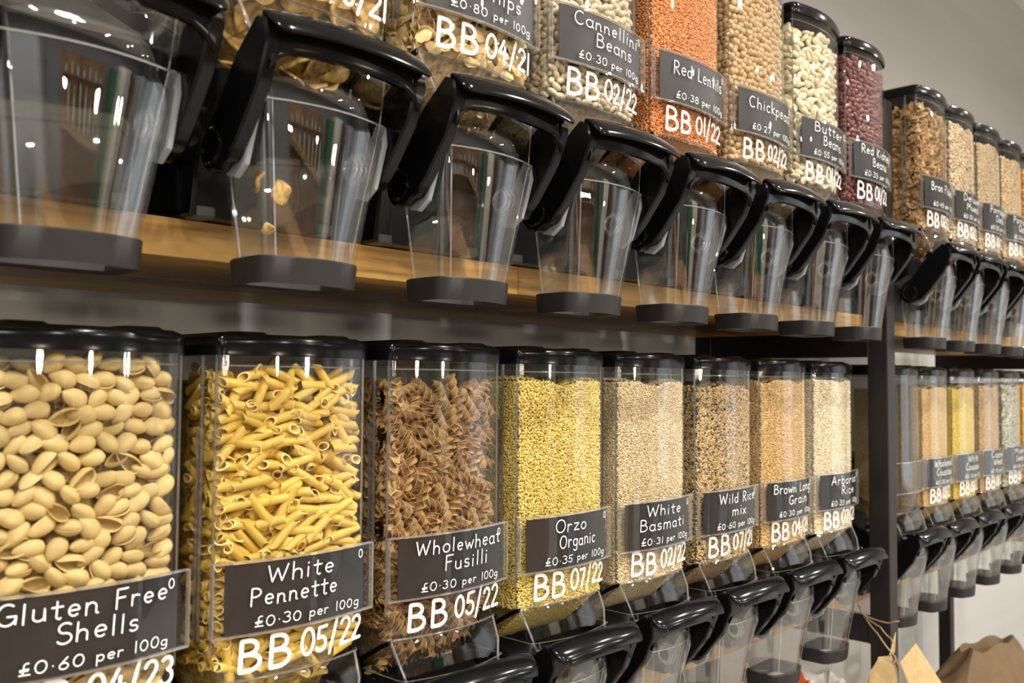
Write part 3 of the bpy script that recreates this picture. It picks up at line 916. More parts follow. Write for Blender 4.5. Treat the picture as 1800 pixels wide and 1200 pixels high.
FOOD = {
 'shell': ((.72, .53, .235), .5), 'penne': ((.78, .52, .10), .42), 'fusilli': ((.42, .23, .085), .55),
}
M['shell'] = plain('pasta_shell_semolina', (.60, .43, .165), rough=.5, objrand=.12, var=.08, scale=120)
M['penne'] = plain('penne_semolina', (.68, .44, .07), rough=.4, objrand=.14, var=.08, scale=150)
M['pennerim'] = plain('penne_cut_edge', (.88, .70, .28), rough=.5)
M['fusrim'] = plain('fusilli_edge', (.60, .41, .20), rough=.6)
M['fusilli'] = plain('wholewheat_pasta', (.46, .275, .105), rough=.55, objrand=.2, var=.15, scale=200)
M['banana'] = plain('dried_banana', (.72, .46, .13), rough=.5, objrand=.15, var=.45, scale=160, col2=(.42, .24, .07))
M['coconut'] = plain('toasted_coconut', (.95, .68, .31), rough=.6, objrand=.2, var=.2, scale=120)
M['cannellini'] = plain('cannellini_skin', (.72, .60, .41), rough=.32, objrand=.12)
M['chickpea'] = plain('chickpea_skin', (.60, .41, .20), rough=.45, objrand=.12, bump=.4, bscale=500)
M['butterbean'] = plain('butter_bean_skin', (.80, .70, .47), rough=.3, objrand=.1)
M['kidney'] = plain('kidney_bean_skin', (.22, .065, .062), rough=.22, objrand=.25)
M['bran'] = plain('bran_flake', (.55, .33, .12), rough=.6, objrand=.25, var=.3, scale=150, bump=.5, bscale=400)
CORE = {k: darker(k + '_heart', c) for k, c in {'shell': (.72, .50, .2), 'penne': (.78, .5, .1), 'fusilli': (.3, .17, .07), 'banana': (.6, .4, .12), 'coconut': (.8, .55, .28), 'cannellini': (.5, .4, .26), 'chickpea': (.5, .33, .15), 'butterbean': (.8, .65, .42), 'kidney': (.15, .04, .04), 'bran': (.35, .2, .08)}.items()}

# ------------------------------------------------------------------ room shell
def struct(name, mb, mt, smooth=False):
    o = ob(name, mb.mesh(name, mt, smooth=smooth)); o['kind'] = 'structure'; return o
X0, X1, Y0, Y1 = -3.2, 6.2, -3.8, 1.06
struct('floor', MB().box((X0, Y0, -.06), (X1, Y1, 0)), M['floor'])
struct('ceiling', MB().box((X0, Y0, CEIL + ZO), (X1, Y1, CEIL + ZO + .06)), M['ceil'])
struct('wall_back', MB().box((X0, Y1, 0), (X1, Y1 + .08, CEIL + ZO)), M['wall'])
struct('wall_front', MB().box((X0, Y0 - .08, 0), (X1, Y0, CEIL + ZO)), M['wall2'])
struct('wall_left', MB().box((X0 - .08, Y0, 0), (X0, Y1, CEIL + ZO)), M['wall'])
struct('wall_right', MB().box((X1, Y0, 0), (X1 + .08, Y1, CEIL + ZO)), M['wall'])
def window(name, o, ux, w_, h_, nrm):
    # o corner, ux unit vector along the wall, nrm towards the room
    o = Vector(o); ux = Vector(ux); nrm = Vector(nrm); up = Vector((0, 0, 1))
    def slab(u0, u1, z0, z1, d0, d1):
        c = [o + ux * u + up * z + nrm * d for d in (d0, d1) for u, z in ((u0, z0), (u1, z0), (u1, z1), (u0, z1))]
        return [tuple(p) for p in c]
    fr = MB()
    F_ = [(0, 1, 2, 3), (4, 5, 6, 7), (0, 1, 5, 4), (1, 2, 6, 5), (2, 3, 7, 6), (3, 0, 4, 7)]
    for u0, u1, z0, z1 in ((0, w_, 0, .06), (0, w_, h_ - .06, h_), (0, .06, 0, h_), (w_ - .06, w_, 0, h_), (w_ / 2 - .03, w_ / 2 + .03, 0, h_)):
        fr.add(slab(u0, u1, z0, z1, .0, .05), F_)
    f = struct(name, fr, M['lampring'])
    pn = MB(); pn.add(slab(.05, w_ - .05, .05, h_ - .05, .004, .012), F_)
    p = ob('window_pane', pn.mesh('window_pane', M['daylight'], smooth=False), f)
M['daylight'], nt_, out_ = mat('daylit_pane')
em = N(nt_, 'ShaderNodeEmission'); em.inputs[0].default_value = (.92, .96, 1, 1); em.inputs[1].default_value = WINDOW
nt_.links.new(em.outputs[0], out_.inputs[0])
window('window_1', (X1 - .001, -3.2, .7), (0, 1, 0), 1.7, 1.8, (-1, 0, 0))
window('window_2', (X0 + .001, -2.6, .7), (0, 1, 0), 1.3, 1.7, (1, 0, 0))
ring = MB()
circ = lambda r, z: [(r * math.cos(2 * PI * k / 24), r * math.sin(2 * PI * k / 24), z) for k in range(24)]
ring.loft([circ(.043, -.001), circ(.056, -.003), circ(.058, .0), circ(.043, .0)], loop=True)
ring_me = ring.mesh('lamp_ring', M['lampring'])
for x, y in LIGHTS:
    o = ob('ceiling_downlight', ring_me, None, (x, y, CEIL + ZO - .0005))
    tag(o, 'small round recessed spotlight with a white ring in the ceiling', 'downlight', 'recessed ceiling spotlights')

# wooden bar wall on the far side of the shop, seen in the reflections
bw = empty('panelled_bar_back', (0, 0, 0)); tag(bw, 'wood panelled bar back with shelves across the shop', 'shelving')
pm = MB().box((0, 0, 0), (.195, .03, 2.25)).mesh('plank', M['panel'], smooth=False)
for k in range(11): ob('plank', pm, bw, (.2 + .2 * k, Y0 + .002, .0))
sm = MB().box((0, 0, 0), (2.1, .22, .03)).mesh('shelf_board', M['panel'], smooth=False)
for z in (1.25, 1.70): ob('shelf_board', sm, bw, (.25, Y0 + .032, z))
jar = MB(); jar.loft([circ(.035, 0), circ(.037, .01), circ(.037, .12), circ(.02, .15), circ(.018, .19)], cap=True)
jm = jar.mesh('jar_glass', plain('pale_jar', (.45, .5, .5), rough=.15))
for k in range(14):
    o = ob('storage_jar', jm, None, (.4 + .14 * k, Y0 + .14, 1.28 if k % 2 else 1.73)); o.scale = (1, 1, 1 + .3 * (k % 3))
    tag(o, 'pale storage jar on the bar back shelves', 'jar', 'storage jars on the bar back')
ct = MB(); ct.box((0, 0, 0), (3.2, .6, 1.0)); ct.box((-.03, -.03, 1.0), (3.23, .63, 1.04))
o = ob('counter', ct.mesh('counter', M['panel'], smooth=False), None, (-.6, Y0 + 1.0, 0)); tag(o, 'long wooden counter across the shop', 'counter')
for (x, wd, hgt, c, nm, lb) in ((-1.2, .6, 2.3, (.42, .46, .50), 'tall_reflection_prop', 'unseen tall pale grey cabinet added across the shop for reflections'), (2.62, .35, 2.2, (.04, .13, .07), 'green_reflection_prop', 'unseen tall dark green cabinet added across the shop for reflections'), (3.05, .7, 2.35, (.62, .60, .54), 'cream_reflection_prop', 'unseen tall cream cabinet added across the shop for reflections'), (4.0, .6, 2.3, (.12, .07, .045), 'brown_reflection_prop', 'unseen tall dark brown cabinet added across the shop for reflections'), (4.8, .8, 2.4, (.50, .53, .56), 'white_reflection_prop', 'unseen wide pale grey cabinet added in the far corner for reflections')):  # cabinet blocks added out of view to vary the reflections in the clear plastic
    cb = MB(); cb.box((0, 0, 0), (wd, .5, hgt), bev=.01); cb.box((.03, .5, .1), (wd / 2 - .01, .52, hgt - .08)); cb.box((wd / 2 + .01, .5, .1), (wd - .03, .52, hgt - .08))
    o = ob(nm, cb.mesh(nm, plain(nm + '_paint', c, rough=.5), smooth=False), None, (x, Y0 + .01, 0)); tag(o, lb, 'cabinet')

pend = MB(); pend.loft([circ(.012, .10), circ(.016, .095), circ(.022, .06), circ(.024, .03), circ(.020, .028)], cap=True); pend.tube([(0, 0, .09), (0, 0, CEIL - .22)], .003, 6)
pend_me = pend.mesh('pendant', M['black2'])
bulb = MB(); bulb.loft([[(x, y, z) for x, y, _ in circ(r, 0)] for r, z in ((.012, .03), (.034, .005), (.047, -.03), (.046, -.055), (.030, -.085), (.006, -.096))], cap=True)
M['bulb'], nt_, out_ = mat('frosted_bulb')
em = N(nt_, 'ShaderNodeEmission'); em.inputs[0].default_value = (1, .86, .66, 1); em.inputs[1].default_value = PENDANT
nt_.links.new(em.outputs[0], out_.inputs[0])
bulb_me = bulb.mesh('bulb', M['bulb'])
for k in range(4):
    o = ob('pendant_lamp', pend_me, None, (-.9 + 1.2 * k, -2.45, ZO + .12)); tag(o, 'round frosted pendant lamp on a black cord over the counter', 'lamp', 'pendant lamps over the counter')
    ob('bulb', bulb_me, o)

# ------------------------------------------------------------------ steel frames and oak shelves
ZU_T, ZL_T = .1235, -.389           # shelf tops (relative to the lens)
TH = .0295
FX = [(-.235, 'left end frame of the shelving, dark steel'), (1.600, 'dark steel ladder frame between the two bays of dispensers'), (2.950, 'dark steel ladder frame beyond the second bay, near the wall')]
F_Y0, F_Y1, PS = .623, 1.005, .035
for x, lb in FX:
    fr = empty('shelf_frame', (x, 0, 0)); tag(fr, lb, 'shelf frame', 'steel ladder frames of the shelving')
    ztop = ZO + .499
    ob('front_post', MB().box((0, F_Y0, 0), (PS, F_Y0 + PS, ztop), bev=.0018).mesh('front_post', M['steel'], smooth=False), fr)
    ob('rear_post', MB().box((0, F_Y1 - PS, 0), (PS, F_Y1, ztop), bev=.0018).mesh('rear_post', M['steel'], smooth=False), fr)
    for z1, z0 in ((ZU_T - TH, .051), (ZL_T - TH + .018, -.441), (-1.055, -1.095)):
        cbar = ob('crossbar', MB().box((.001, F_Y0 + PS, ZO + z0), (PS - .001, F_Y1 - PS, ZO + z1), bev=.0015).mesh('crossbar', M['steel'], smooth=False), fr)
        for yy in (F_Y0 + PS, F_Y1 - PS):
            wd_ = MB(); wd_.tube([(0.0005, yy, ZO + z0), (0.0005, yy, ZO + z1)], .0022, 6)
            ob('weld_bead', wd_.mesh('weld_bead', M['steel']), cbar)
for xa, xb, bay in ((-.20, 1.598, 'first'), (1.637, 2.948, 'second')):
    for zt, yf, which in ((ZU_T, .665, 'upper'), (ZL_T, .760, 'lower')):
        sh = empty('oak_shelf', (xa, 0, 0)); tag(sh, '%s oak butcher block shelf of the %s bay' % (which, 'nearer' if bay == 'first' else 'farther'), 'shelf', 'oak block shelves')
        rng = random.Random(7 + int(xa * 10) + (which == 'upper'))
        Yb = .990; nr = 8; dw = (Yb - yf) / nr
        for r in range(nr):
            x = 0; 
            while x < xb - xa - .01:
                L = rng.uniform(.22, .42); L = min(L, xb - xa - x)
                if xb - xa - (x + L) < .12: L = xb - xa - x
                g = .0003
                ob('stave', MB().box((x + g, yf + r * dw + g, ZO + zt - TH), (x + L - g, yf + (r + 1) * dw - g, ZO + zt + rng.uniform(-.0003, 0)), bev=.0005).mesh('stave', M['oak'], smooth=False), sh)
                x += L
# low shelf holding the bags
sh = empty('low_shelf', (0, 0, 0)); tag(sh, 'plain wooden shelf near the floor under the dispensers', 'shelf')
for k in range(4):
    ob('board', MB().box((1.64, .63 + .09 * k, ZO - 1.055), (2.945, .718 + .09 * k, ZO - 1.03), bev=.001).mesh('board', M['oak'], smooth=False), sh)

# ------------------------------------------------------------------ the dispensers
PT = .172
UX, UY, UZ = .2292, .585, .279
LX, LY, LZ = .2704, .6614, -.2337
T = lambda s, x0, wd: (s, x0, wd)
UP = [
 ('leftmost upper dispenser with an empty clear spout and its hopper out of view', [], '', '', 0.0),
 ('upper dispenser filled with banana chips, a chip caught in its spout', [T('Banana', -.045, .085), T('Chips', -.02, .06)], '£0.60 per 100g', '06/21', 0),
 ('upper dispenser of toasted coconut chips marked BB 04/21', [T('Coconut', -.05, .095), T('Chips', -.012, .055)], '£0.80 per 100g', '04/21', 0),
 ('upper dispenser of pale cannellini beans marked BB 02/22', [T('Cannellini', -.050, .105), T('Beans', -.02, .062)], '£0.30 per 100g', '02/22', 0),
 ('upper dispenser of orange red lentils marked BB 01/22', [T('Red Lentils', -.048, .104)], '£0.38 per 100g', '01/22', 0),
 ('upper dispenser of round tan chickpeas', [T('Chickpeas', -.050, .108)], '£0.27 per 100g', '02/22', 0),
 ('upper dispenser of large cream butter beans', [T('Butter', -.042, .088), T('Beans', -.020, .06)], '£0.55 per 100g', '01/22', 0),
 ('upper dispenser of dark red kidney beans', [T('Red Kidney', -.052, .11), T('Beans', -.02, .055)], '£0.33 per 100g', '01/22', 0),
]
LO = [
 ('lower dispenser of large cream pasta shells, nearest the camera', [T('Gluten Free', -.058, .115), T('Shells', -.022, .056)], '£0.60 per 100g', '04/23', 0),
 ('lower dispenser of yellow penne tubes, labelled White Pennette', [T('White', -.034, .062), T('Pennette', -.048, .080)], '£0.30 per 100g', '05/22', 0),
 ('lower dispenser of brown wholewheat fusilli twists', [T('Wholewheat', -.050, .112), T('Fusilli', -.018, .058)], '£0.30 per 100g', '05/22', 0),
 ('lower dispenser of small yellow orzo grains', [T('Orzo', -.030, .050), T('Organic', -.024, .062)], '£0.35 per 100g', '07/22', 0),
 ('lower dispenser of pale white basmati rice', [T('White', -.034, .072), T('Basmati', -.046, .094)], '£0.31 per 100g', '02/22', 0),
 ('lower dispenser of wild rice mix with black grains', [T('Wild Rice', -.040, .098), T('mix', -.012, .038)], '£0.60 per 100g', '07/21', 0),
 ('lower dispenser of tan brown long grain rice', [T('Brown Long', -.056, .112), T('Grain', -.020, .060)], '£0.30 per 100g', '04/21', 0),
 ('lower dispenser of pearly arborio rice beside the steel post', [T('Arborio', -.042, .092), T('Rice', -.012, .050)], '£0.33 per 100g', '07/21', 0),
]
dz_u = [0, 0, 0, 0, 0, 0, 0, 0]
for n, (lb, lines, price, bb, _) in enumerate(UP):
    dispenser((UX + n * PT, UY, UZ), lb, lines, price, bb, 10 + n, card=bool(lines), group='dispensers on the upper shelf')
for n, (lb, lines, price, bb, _) in enumerate(LO):
    dispenser((LX + n * PT, LY, LZ), lb, lines, price, bb, 40 + n, group='dispensers on the lower shelf')
U2X = [1.728, 1.887, 2.052, 2.212, 2.372]
L2X = [1.783, 1.945, 2.118, 2.292, 2.463, 2.632]
UP2 = [
 ('upper dispenser of coarse brown bran flakes just past the steel post', [T('Bran Flakes', -.050, .11)], '£0.45 per 100g', '02/22'),
 ('upper dispenser of deluxe muesli, second past the steel post', [T('Deluxe', -.042, .085), T('Muesli', -.03, .075)], '£0.55 per 100g', '02/22'),
 ('upper dispenser of fine pale oats, third past the steel post', [T('Porridge', -.045, .09), T('Oats', -.02, .05)], '£0.20 per 100g', '11/21'),
 ('upper dispenser of jumbo oats, fourth past the steel post', [T('Porridge', -.045, .09), T('Oats', -.02, .05)], '£0.20 per 100g', '10/21'),
 ('upper dispenser of orange dried pieces at the right edge', [T('Apricots', -.045, .09)], '£0.90 per 100g', '10/21'),
]
LO2 = [
 ('empty lower dispenser with a blank clear label holder', [], '', ''),
 ('lower dispenser of amber couscous, second past the steel post', [T('Wholemeal', -.048, .10), T('Couscous', -.04, .085)], '£0.30 per 100g', '03/22'),
 ('lower dispenser of bright yellow couscous', [T('White', -.03, .065), T('Couscous', -.04, .085)], '£0.30 per 100g', '03/22'),
 ('lower dispenser of tan bulgur wheat', [T('Coarse', -.04, .08), T('Wheat', -.03, .065)], '£0.30 per 100g', '01/22'),
 ('lower dispenser of grey green mixed seeds', [T('Mixed', -.035, .07), T('Seeds', -.03, .065)], '£0.50 per 100g', '01/22'),
 ('lower dispenser of orange split peas at the right edge', [T('Split Peas', -.045, .095)], '£0.30 per 100g', '02/22'),
]
for n, (lb, lines, price, bb) in enumerate(UP2):
    dispenser((U2X[n], UY, UZ - .004), lb, lines, price, bb, 70 + n, card=bool(lines), group='dispensers on the upper shelf')
for n, (lb, lines, price, bb) in enumerate(LO2):
    dispenser((L2X[n], LY, LZ), lb, lines, price, bb, 90 + n, card=bool(lines), group='dispensers on the lower shelf')

ub = lambda n: (UX + n * PT, UY, UZ)
lbp = lambda n: (LX + n * PT, LY, LZ)
# big pieces: every one an object of its own
any_rot = lambda r, yaw: (r.uniform(0, 6.28), r.uniform(-.7, .7), yaw + r.uniform(-.5, .5))
def rot_shell(r, yaw): return (r.choice((0, PI, PI)) + r.uniform(-.8, .8) + PI / 2 * r.choice((0, 1)), r.uniform(-.9, .9), yaw + r.uniform(-.5, .5))
def rot_penne(r, yaw):
    if r.random() < .2: return (r.uniform(0, 6), r.uniform(-.5, .5), yaw + PI / 2 + r.uniform(-.6, .6))
    return (r.uniform(0, 6), r.gauss(0, .48), yaw + r.uniform(-.25, .25))
def rot_fus(r, yaw): return (r.uniform(0, 6), r.choice((-1, 1)) * r.uniform(.1, 1.4), yaw + r.uniform(-.45, .45))
heap_of_pieces(lbp(0), [shell_mesh(i) for i in range(3)], 'pasta_shell', 'cream curled pasta shell inside the Gluten Free Shells dispenser', 'pasta shell', 'pasta shells in the dispenser nearest the camera', .0150, .250, .004, rot_shell, 1, .011, 'pasta_shell_fill', CORE['shell'], spz=.0112, d0=.0115, back=.028, side=.05)
heap_of_pieces(lbp(1), [penne_mesh(i) for i in range(3)], 'penne_tube', 'yellow slant cut penne tube inside the White Pennette dispenser', 'penne', 'penne tubes in the White Pennette dispenser', .0200, .243, .004, rot_penne, 2, .008, 'penne_fill', CORE['penne'], spz=.0080, d0=.0085, back=.020, side=.05, maxn=290)
heap_of_pieces(lbp(2), [fusilli_mesh(i) for i in range(3)], 'fusilli_twist', 'brown wholewheat fusilli twist inside the Wholewheat Fusilli dispenser', 'fusilli', 'fusilli twists in the wholewheat dispenser', .0165, .230, .004, rot_fus, 3, .009, 'fusilli_fill', CORE['fusilli'], spz=.0118, d0=.0095, back=.022, side=.05, maxn=290)
heap_of_pieces(ub(1), [chip_mesh(i) for i in range(3)], 'banana_chip', 'dried banana chip inside the banana chip dispenser', 'banana chip', 'banana chips in their dispenser', .024, .20, .004, any_rot, 4, .010, 'banana_chip_fill', CORE['banana'], spz=.012, d0=.012, back=.026)
heap_of_pieces(ub(2), [flake_mesh('coconut_flake', M['coconut'], 30 + i, .0165, .0095, .0008, .0014) for i in range(4)], 'coconut_flake', 'toasted coconut flake inside the coconut chip dispenser', 'coconut chip', 'coconut flakes in their dispenser', .0115, .16, .003, (lambda r, yaw: (r.gauss(0, .5), r.gauss(0, .5), yaw + r.uniform(-.9, .9))), 5, .006, 'coconut_flake_fill', CORE['coconut'], spz=.0072, d0=.008, back=.014, maxn=295)
heap_of_pieces(ub(3), [bean_mesh('cannellini_bean', (.0135, .0072, .0066), .12, M['cannellini'], i) for i in range(2)], 'cannellini_bean', 'pale cannellini bean inside the cannellini dispenser', 'bean', 'cannellini beans in their dispenser', .0108, .205, .003, any_rot, 6, .005, 'cannellini_bean_fill', CORE['cannellini'], spz=.0064, d0=.0065, back=.011, maxn=300, side=.045)
heap_of_pieces(ub(5), [chickpea_mesh(i, M['chickpea']) for i in range(2)], 'chickpea', 'round tan chickpea inside the chickpea dispenser', 'chickpea', 'chickpeas in their dispenser', .0086, .245, .003, any_rot, 7, .006, 'chickpea_fill', CORE['chickpea'], spz=.0078, d0=.0070, back=.011, maxn=300, side=.04)
heap_of_pieces(ub(6), [bean_mesh('butter_bean', (.0205, .0125, .0075), .10, M['butterbean'], i) for i in range(2)], 'butter_bean', 'large cream butter bean inside the butter bean dispenser', 'bean', 'butter beans in their dispenser', .0150, .226, .004, any_rot, 8, .007, 'butter_bean_fill', CORE['butterbean'], spz=.0095, d0=.009, back=.015, side=.045)
heap_of_pieces(ub(7), [bean_mesh('kidney_bean', (.0145, .0080, .0070), .14, M['kidney'], i) for i in range(2)], 'kidney_bean', 'glossy dark red kidney bean inside the kidney bean dispenser', 'bean', 'kidney beans in their dispenser', .0115, .228, .003, any_rot, 9, .005, 'kidney_bean_fill', CORE['kidney'], spz=.0070, d0=.0068, back=.012, maxn=300, side=.045)
heap_of_pieces((U2X[0], UY, UZ - .004), [flake_mesh('bran_flake', M['bran'], 60 + i, .019, .015, .0016, .006, .3) for i in range(4)], 'bran_flake', 'crumpled brown bran flake inside the bran flake dispenser', 'bran flake', 'bran flakes in their dispenser', .0135, .222, .004, any_rot, 10, .008, 'bran_flake_fill', CORE['bran'], spz=.0095, d0=.0095, back=.016, side=.11, maxn=300)

def grain(base, name, label, dims, sp, cols, ztop, seed, cat, layers=2, bend=0, side=.06, lump=0., k=.75, rough=.6):
    mt = grains(name + '_grains', cols, rough=rough)
    c0 = cols[0][0]
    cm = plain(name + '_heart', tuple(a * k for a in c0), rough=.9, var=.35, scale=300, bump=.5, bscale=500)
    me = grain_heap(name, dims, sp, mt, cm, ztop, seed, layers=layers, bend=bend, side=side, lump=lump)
    o = ob(name, me, None, (base[0], base[1], base[2] + ZO))
    tag(o, label, cat, None, 'stuff')
mm = .001
grain(ub(4), 'red_lentils', 'orange red lentils filling the Red Lentils dispenser', (4.2 * mm, 4.2 * mm, 2.2 * mm), 2.9 * mm, [((.78, .31, .09), 5), ((.70, .25, .065), 3), ((.84, .40, .15), 2)], .235, 11, 'lentils')
grain(lbp(3), 'orzo_pasta', 'small yellow orzo grains filling the Orzo Organic dispenser', (7 * mm, 2.6 * mm, 2.3 * mm), 2.75 * mm, [((.72, .54, .13), 6), ((.64, .46, .09), 3), ((.78, .63, .24), 2)], .236, 12, 'pasta', k=.6)
grain(lbp(4), 'basmati_rice', 'pale long grains of white basmati rice in their dispenser', (7 * mm, 1.8 * mm, 1.7 * mm), 2.3 * mm, [((.70, .55, .33), 6), ((.62, .47, .26), 2), ((.76, .63, .42), 3)], .236, 13, 'rice')
grain(lbp(5), 'wild_rice_mix', 'tan and black grains of wild rice mix in their dispenser', (8 * mm, 2.0 * mm, 1.8 * mm), 2.6 * mm, [((.56, .38, .16), 8), ((.035, .02, .014), 2.6), ((.68, .52, .28), 3)], .232, 14, 'rice', k=.6)
grain(lbp(6), 'brown_rice', 'tan grains of brown long grain rice in their dispenser', (7 * mm, 2.1 * mm, 1.9 * mm), 2.5 * mm, [((.66, .43, .17), 6), ((.56, .34, .12), 3), ((.74, .53, .26), 3)], .240, 15, 'rice')
grain(lbp(7), 'arborio_rice', 'pearly short grains of arborio rice in their dispenser', (5.2 * mm, 2.8 * mm, 2.4 * mm), 2.6 * mm, [((.78, .66, .45), 6), ((.70, .56, .34), 3), ((.84, .75, .57), 3)], .242, 16, 'rice')
b2 = lambda n: (U2X[n], UY, UZ - .004)
c2 = lambda n: (L2X[n], LY, LZ)
grain(b2(1), 'muesli', 'mixed oat and fruit muesli filling the deluxe muesli dispenser', (8 * mm, 6 * mm, 2.6 * mm), 4.6 * mm, [((.70, .54, .34), 6), ((.60, .42, .22), 3), ((.80, .68, .50), 3), ((.30, .17, .08), 1)], .222, 21, 'muesli', side=.08, lump=.15)
grain(b2(2), 'porridge_oats', 'fine pale porridge oats in the third dispenser past the post', (5.5 * mm, 4 * mm, 1.4 * mm), 3.4 * mm, [((.66, .52, .34), 6), ((.58, .43, .25), 3)], .218, 22, 'oats', side=.08)
grain(b2(3), 'jumbo_oats', 'pale tan jumbo oats in the fourth dispenser past the post', (7 * mm, 5 * mm, 1.6 * mm), 4.0 * mm, [((.68, .53, .31), 6), ((.60, .44, .24), 3)], .217, 23, 'oats', side=.08)
grain(b2(4), 'dried_apricot_pieces', 'bright orange dried fruit pieces at the right edge', (10 * mm, 8 * mm, 5 * mm), 6.5 * mm, [((.72, .36, .05), 6), ((.62, .27, .04), 3)], .218, 24, 'dried fruit', side=.08, lump=.15)
grain(c2(1), 'wholemeal_couscous', 'amber couscous in the second lower dispenser past the post', (2.4 * mm, 2.2 * mm, 2.0 * mm), 2.3 * mm, [((.74, .52, .23), 6), ((.66, .44, .16), 3)], .232, 31, 'couscous', layers=1)
grain(c2(2), 'yellow_couscous', 'bright yellow couscous in the third lower dispenser past the post', (2.4 * mm, 2.2 * mm, 2.0 * mm), 2.3 * mm, [((.80, .62, .14), 6), ((.72, .54, .10), 3)], .232, 32, 'couscous', layers=1)
grain(c2(3), 'bulgur_wheat', 'tan bulgur wheat in the fourth lower dispenser past the post', (3.4 * mm, 2.4 * mm, 2.2 * mm), 2.6 * mm, [((.60, .42, .21), 6), ((.50, .33, .15), 3)], .236, 33, 'bulgur', layers=1)
grain(c2(4), 'mixed_seeds', 'grey green mixed seeds in the fifth lower dispenser past the post', (8 * mm, 5 * mm, 2.4 * mm), 4.0 * mm, [((.45, .42, .28), 5), ((.62, .56, .42), 3), ((.16, .15, .12), 2), ((.30, .33, .18), 2)], .236, 34, 'seeds')
grain(c2(5), 'split_peas', 'orange split peas in the lower dispenser at the right edge', (6 * mm, 5 * mm, 3.4 * mm), 4.2 * mm, [((.78, .42, .05), 5), ((.70, .35, .04), 3)], .240, 35, 'peas')

# banana chip pieces caught in the spout of the second upper dispenser
cm_ = chip_mesh(7)
for (dx, dy, dz, rx, ry, rz, lb) in ((-.022, .006, -.140, .4, .9, .5, 'broken banana chip caught upright inside the banana chip spout'), (-.036, .014, -.132, .2, -.6, 1.1, 'banana chip fragment leaning in the left of the banana chip spout'), (-.030, .010, -.168, 1.0, .3, .3, 'pale banana chip crumb at the bottom of the banana chip spout')):
    o = ob('banana_chip', cm_, None, (UX + PT + dx, UY + dy, UZ + dz + ZO), (rx, ry, rz)); o.scale = (.62, .8, .62) if dz > -.15 else (.35, .6, .4)
    tag(o, lb, 'banana chip', 'banana chips in their dispenser')

# ------------------------------------------------------------------ small things under the shelves
# tag bundle on twine
tb = empty('paper_tag_bundle', (1.556, .600, ZO - .445)); tag(tb, 'bundle of kraft paper tags tied with twine to the steel frame', 'tags')
def tag_mesh(seed):
    mb = MB(); w2, h = .019, .10
    rng = random.Random(seed); c = rng.uniform(-.008, .008)
    out = [(-.012, 0), (.012, 0), (w2, -.022), (w2, -h), (-w2, -h), (-w2, -.022)]
    fr = [(x, -.0004 + c * (z / h) ** 2, z) for x, z in out]; bk = [(x, .0004 + c * (z / h) ** 2, z) for x, z in out]
    mb.loft([fr, bk], cap=True)
    return mb.mesh('tag', M['kraft'], smooth=False)
rng = random.Random(5)
for k in range(11):
    t = k / 10
    o = ob('tag', tag_mesh(k), tb, (-.030 + .0042 * k + rng.uniform(-.001, .001), .004 + .0016 * k, -.004 + rng.uniform(-.004, .003)), (rng.uniform(-.06, .06), rng.uniform(-.05, .05) + .18 - .03 * k, -1.25 + .07 * k))
big = MB()
# the wide front card, twisted out of the bundle
P4 = [(.004, -.014, .002), (.047, -.028, .020), (.150, -.034, -.070), (.095, -.024, -.150), (.040, -.016, -.075)]
P4 = [(-.002, -.010, -.004), (.041, -.020, .021), (.150, -.030, -.078), (.100, -.028, -.150), (.020, -.012, -.040)]
big.loft([P4, [(x + .0006, y + .0008, z) for x, y, z in P4]], cap=True)
ob('front_card', big.mesh('front_card', M['kraft'], smooth=False), tb)
sp_ = MB()
sp_.loft([[(.012, .012, .0), (.034, .010, .034), (.044, .016, -.002)], [(.012, .0135, .0), (.034, .0115, .034), (.044, .0175, -.002)]], cap=True)
ob('upright_tag', sp_.mesh('upright_tag', M['kraft'], smooth=False), tb)
tw = MB()
kn = Vector((1.5945, .668, -.391)); o0 = Vector((1.556, .600, -.445))
def L_(a): return tuple(Vector(a) - o0)
def strand(pts, r=.0013, twist=3):
    q = []
    for i in range(len(pts) - 1):
        a, b = Vector(pts[i]), Vector(pts[i + 1])
        for k in range(8): q.append(a.lerp(b, k / 8) + Vector((0, 0, math.sin(k / 8 * PI) * -.002)))
    q.append(Vector(pts[-1])); tw.tube([tuple(p) for p in q], r, 6)
strand([L_(kn), L_((1.575, .635, -.415)), L_((1.556, .598, -.443)), L_((1.560, .592, -.462))])
strand([L_(kn), L_((1.572, .625, -.393)), L_((1.566, .604, -.388))], .0012)
strand([L_(kn), L_((1.570, .628, -.402)), L_((1.548, .602, -.412))], .0012)
strand([L_((1.590, .70, -.384)), L_(kn), L_((1.588, .67, -.378)), L_((1.592, .676, -.372)), L_(kn)])
strand([L_((1.556, .598, -.443)), L_((1.552, .60, -.452)), L_((1.556, .606, -.456)), L_((1.560, .602, -.447)), L_((1.556, .598, -.443))])
loopb = [L_((x, y, z)) for x, y, z in ((1.5975, .700, -.398), (1.5975, .700, -.444), (1.637, .700, -.444), (1.637, .700, -.398), (1.5975, .700, -.398))]
tw.tube(loopb[:-1], .0012, 6, loop=True)
for e, d in ((L_((1.566, .604, -.388)), (.003, -.008, .001)), (L_((1.548, .602, -.412)), (.001, -.004, -.007))):
    for k in range(5):
        tw.tube([e, (e[0] + d[0] + (k - 2) * .0012, e[1] + d[1], e[2] + d[2] + (k % 2) * .002)], [.0008, .0003], 4)
ob('twine', tw.mesh('twine', M['twine']), tb)

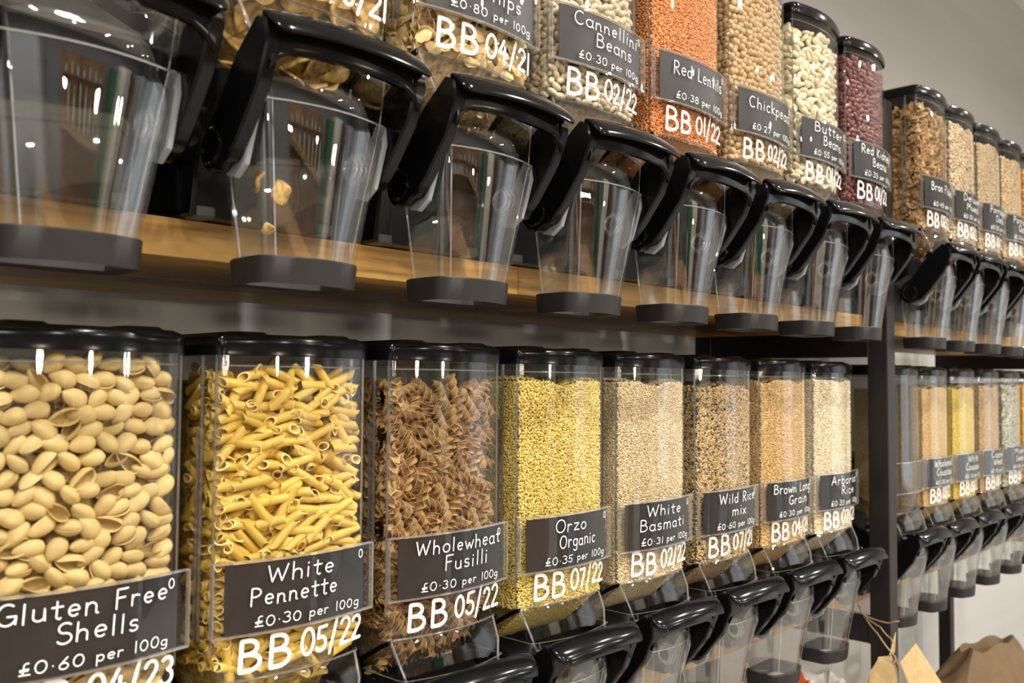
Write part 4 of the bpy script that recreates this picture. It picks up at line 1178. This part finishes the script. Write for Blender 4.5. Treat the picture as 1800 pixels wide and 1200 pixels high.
# crumpled brown paper sacks
def sack(name, loc, size, seed, label, mt, fold=True):
    rng = random.Random(seed); mb = MB(); nz, na = 16, 36
    secs = []
    ph = [rng.uniform(0, 6.28) for _ in range(8)]
    for i in range(nz + 1):
        t = i / nz; z = t * size[2]
        sx = size[0] / 2 * (1 - .12 * t ** 2 - (.35 * max(0, t - .8) / .2)); sy = size[1] / 2 * (1 - .35 * t - (.3 * max(0, t - .8) / .2))
        sec = []
        for k in range(na):
            a = 2 * PI * k / na
            c, s = math.cos(a), math.sin(a)
            e = 2.8; rr = 1 / (abs(c) ** e + abs(s) ** e) ** (1 / e)
            cr = 1 + .05 * math.sin(3 * a + ph[0] + 7 * t) + .04 * math.sin(6 * a + ph[1] - 11 * t) + .022 * math.sin(11 * a + ph[2] + 19 * t)
            fl = .02 * size[2] * math.sin(a + ph[3]) * t ** 3
            sec.append((sx * rr * c * cr + .15 * size[0] * t * t * math.sin(ph[5]) * .5, sy * rr * s * cr, z + fl + .006 * math.sin(5 * a + ph[4]) * t))
        secs.append(sec)
    # mouth folded inwards
    inn = [(x * .8, y * .55, z - .02) for x, y, z in secs[-1]]
    inn2 = [(x * .7, y * .35, z - .07) for x, y, z in secs[-1]]
    mb.loft(secs + [inn, inn2], cap=True)
    o = ob(name, mb.mesh(name, mt, angle=28), None, (loc[0], loc[1], loc[2] + ZO), (0, 0, rng.uniform(-.15, .15)))
    return tag(o, label, 'bag')
SH = -1.03
sack('brown_paper_sack', (2.66, .79, SH), (.46, .22, .355), 3, 'crumpled brown paper sack with a folded top at the lower right', M['sack'])
sack('brown_paper_sack', (2.10, .86, SH), (.36, .18, .27), 4, 'low brown paper sack behind the hanging tags', M['sack'])
sack('white_film_bag', (1.835, .86, SH), (.30, .16, .43), 9, 'white film bag with a yellow stripe under the lower spouts', M['whitebag'])
st = MB()
st.loft([[(x - .03, -.088 + .004 * math.sin(x * 40), z) for x, z in ((-.02, .42), (.03, .42), (.10, .25), (.05, .25))], [(x - .03, -.078, z) for x, z in ((-.02, .42), (.03, .42), (.10, .25), (.05, .25))]], cap=True)
bg = [o for o in bpy.data.objects if o.name.startswith('white_film_bag')][0]
so = ob('yellow_stripe', st.mesh('yellow_stripe', M['yellow']), bg)
sack('orange_packet', (1.70, .84, SH), (.09, .09, .46), 12, 'small orange packet seen through the rim of a lower spout', M['orange'])
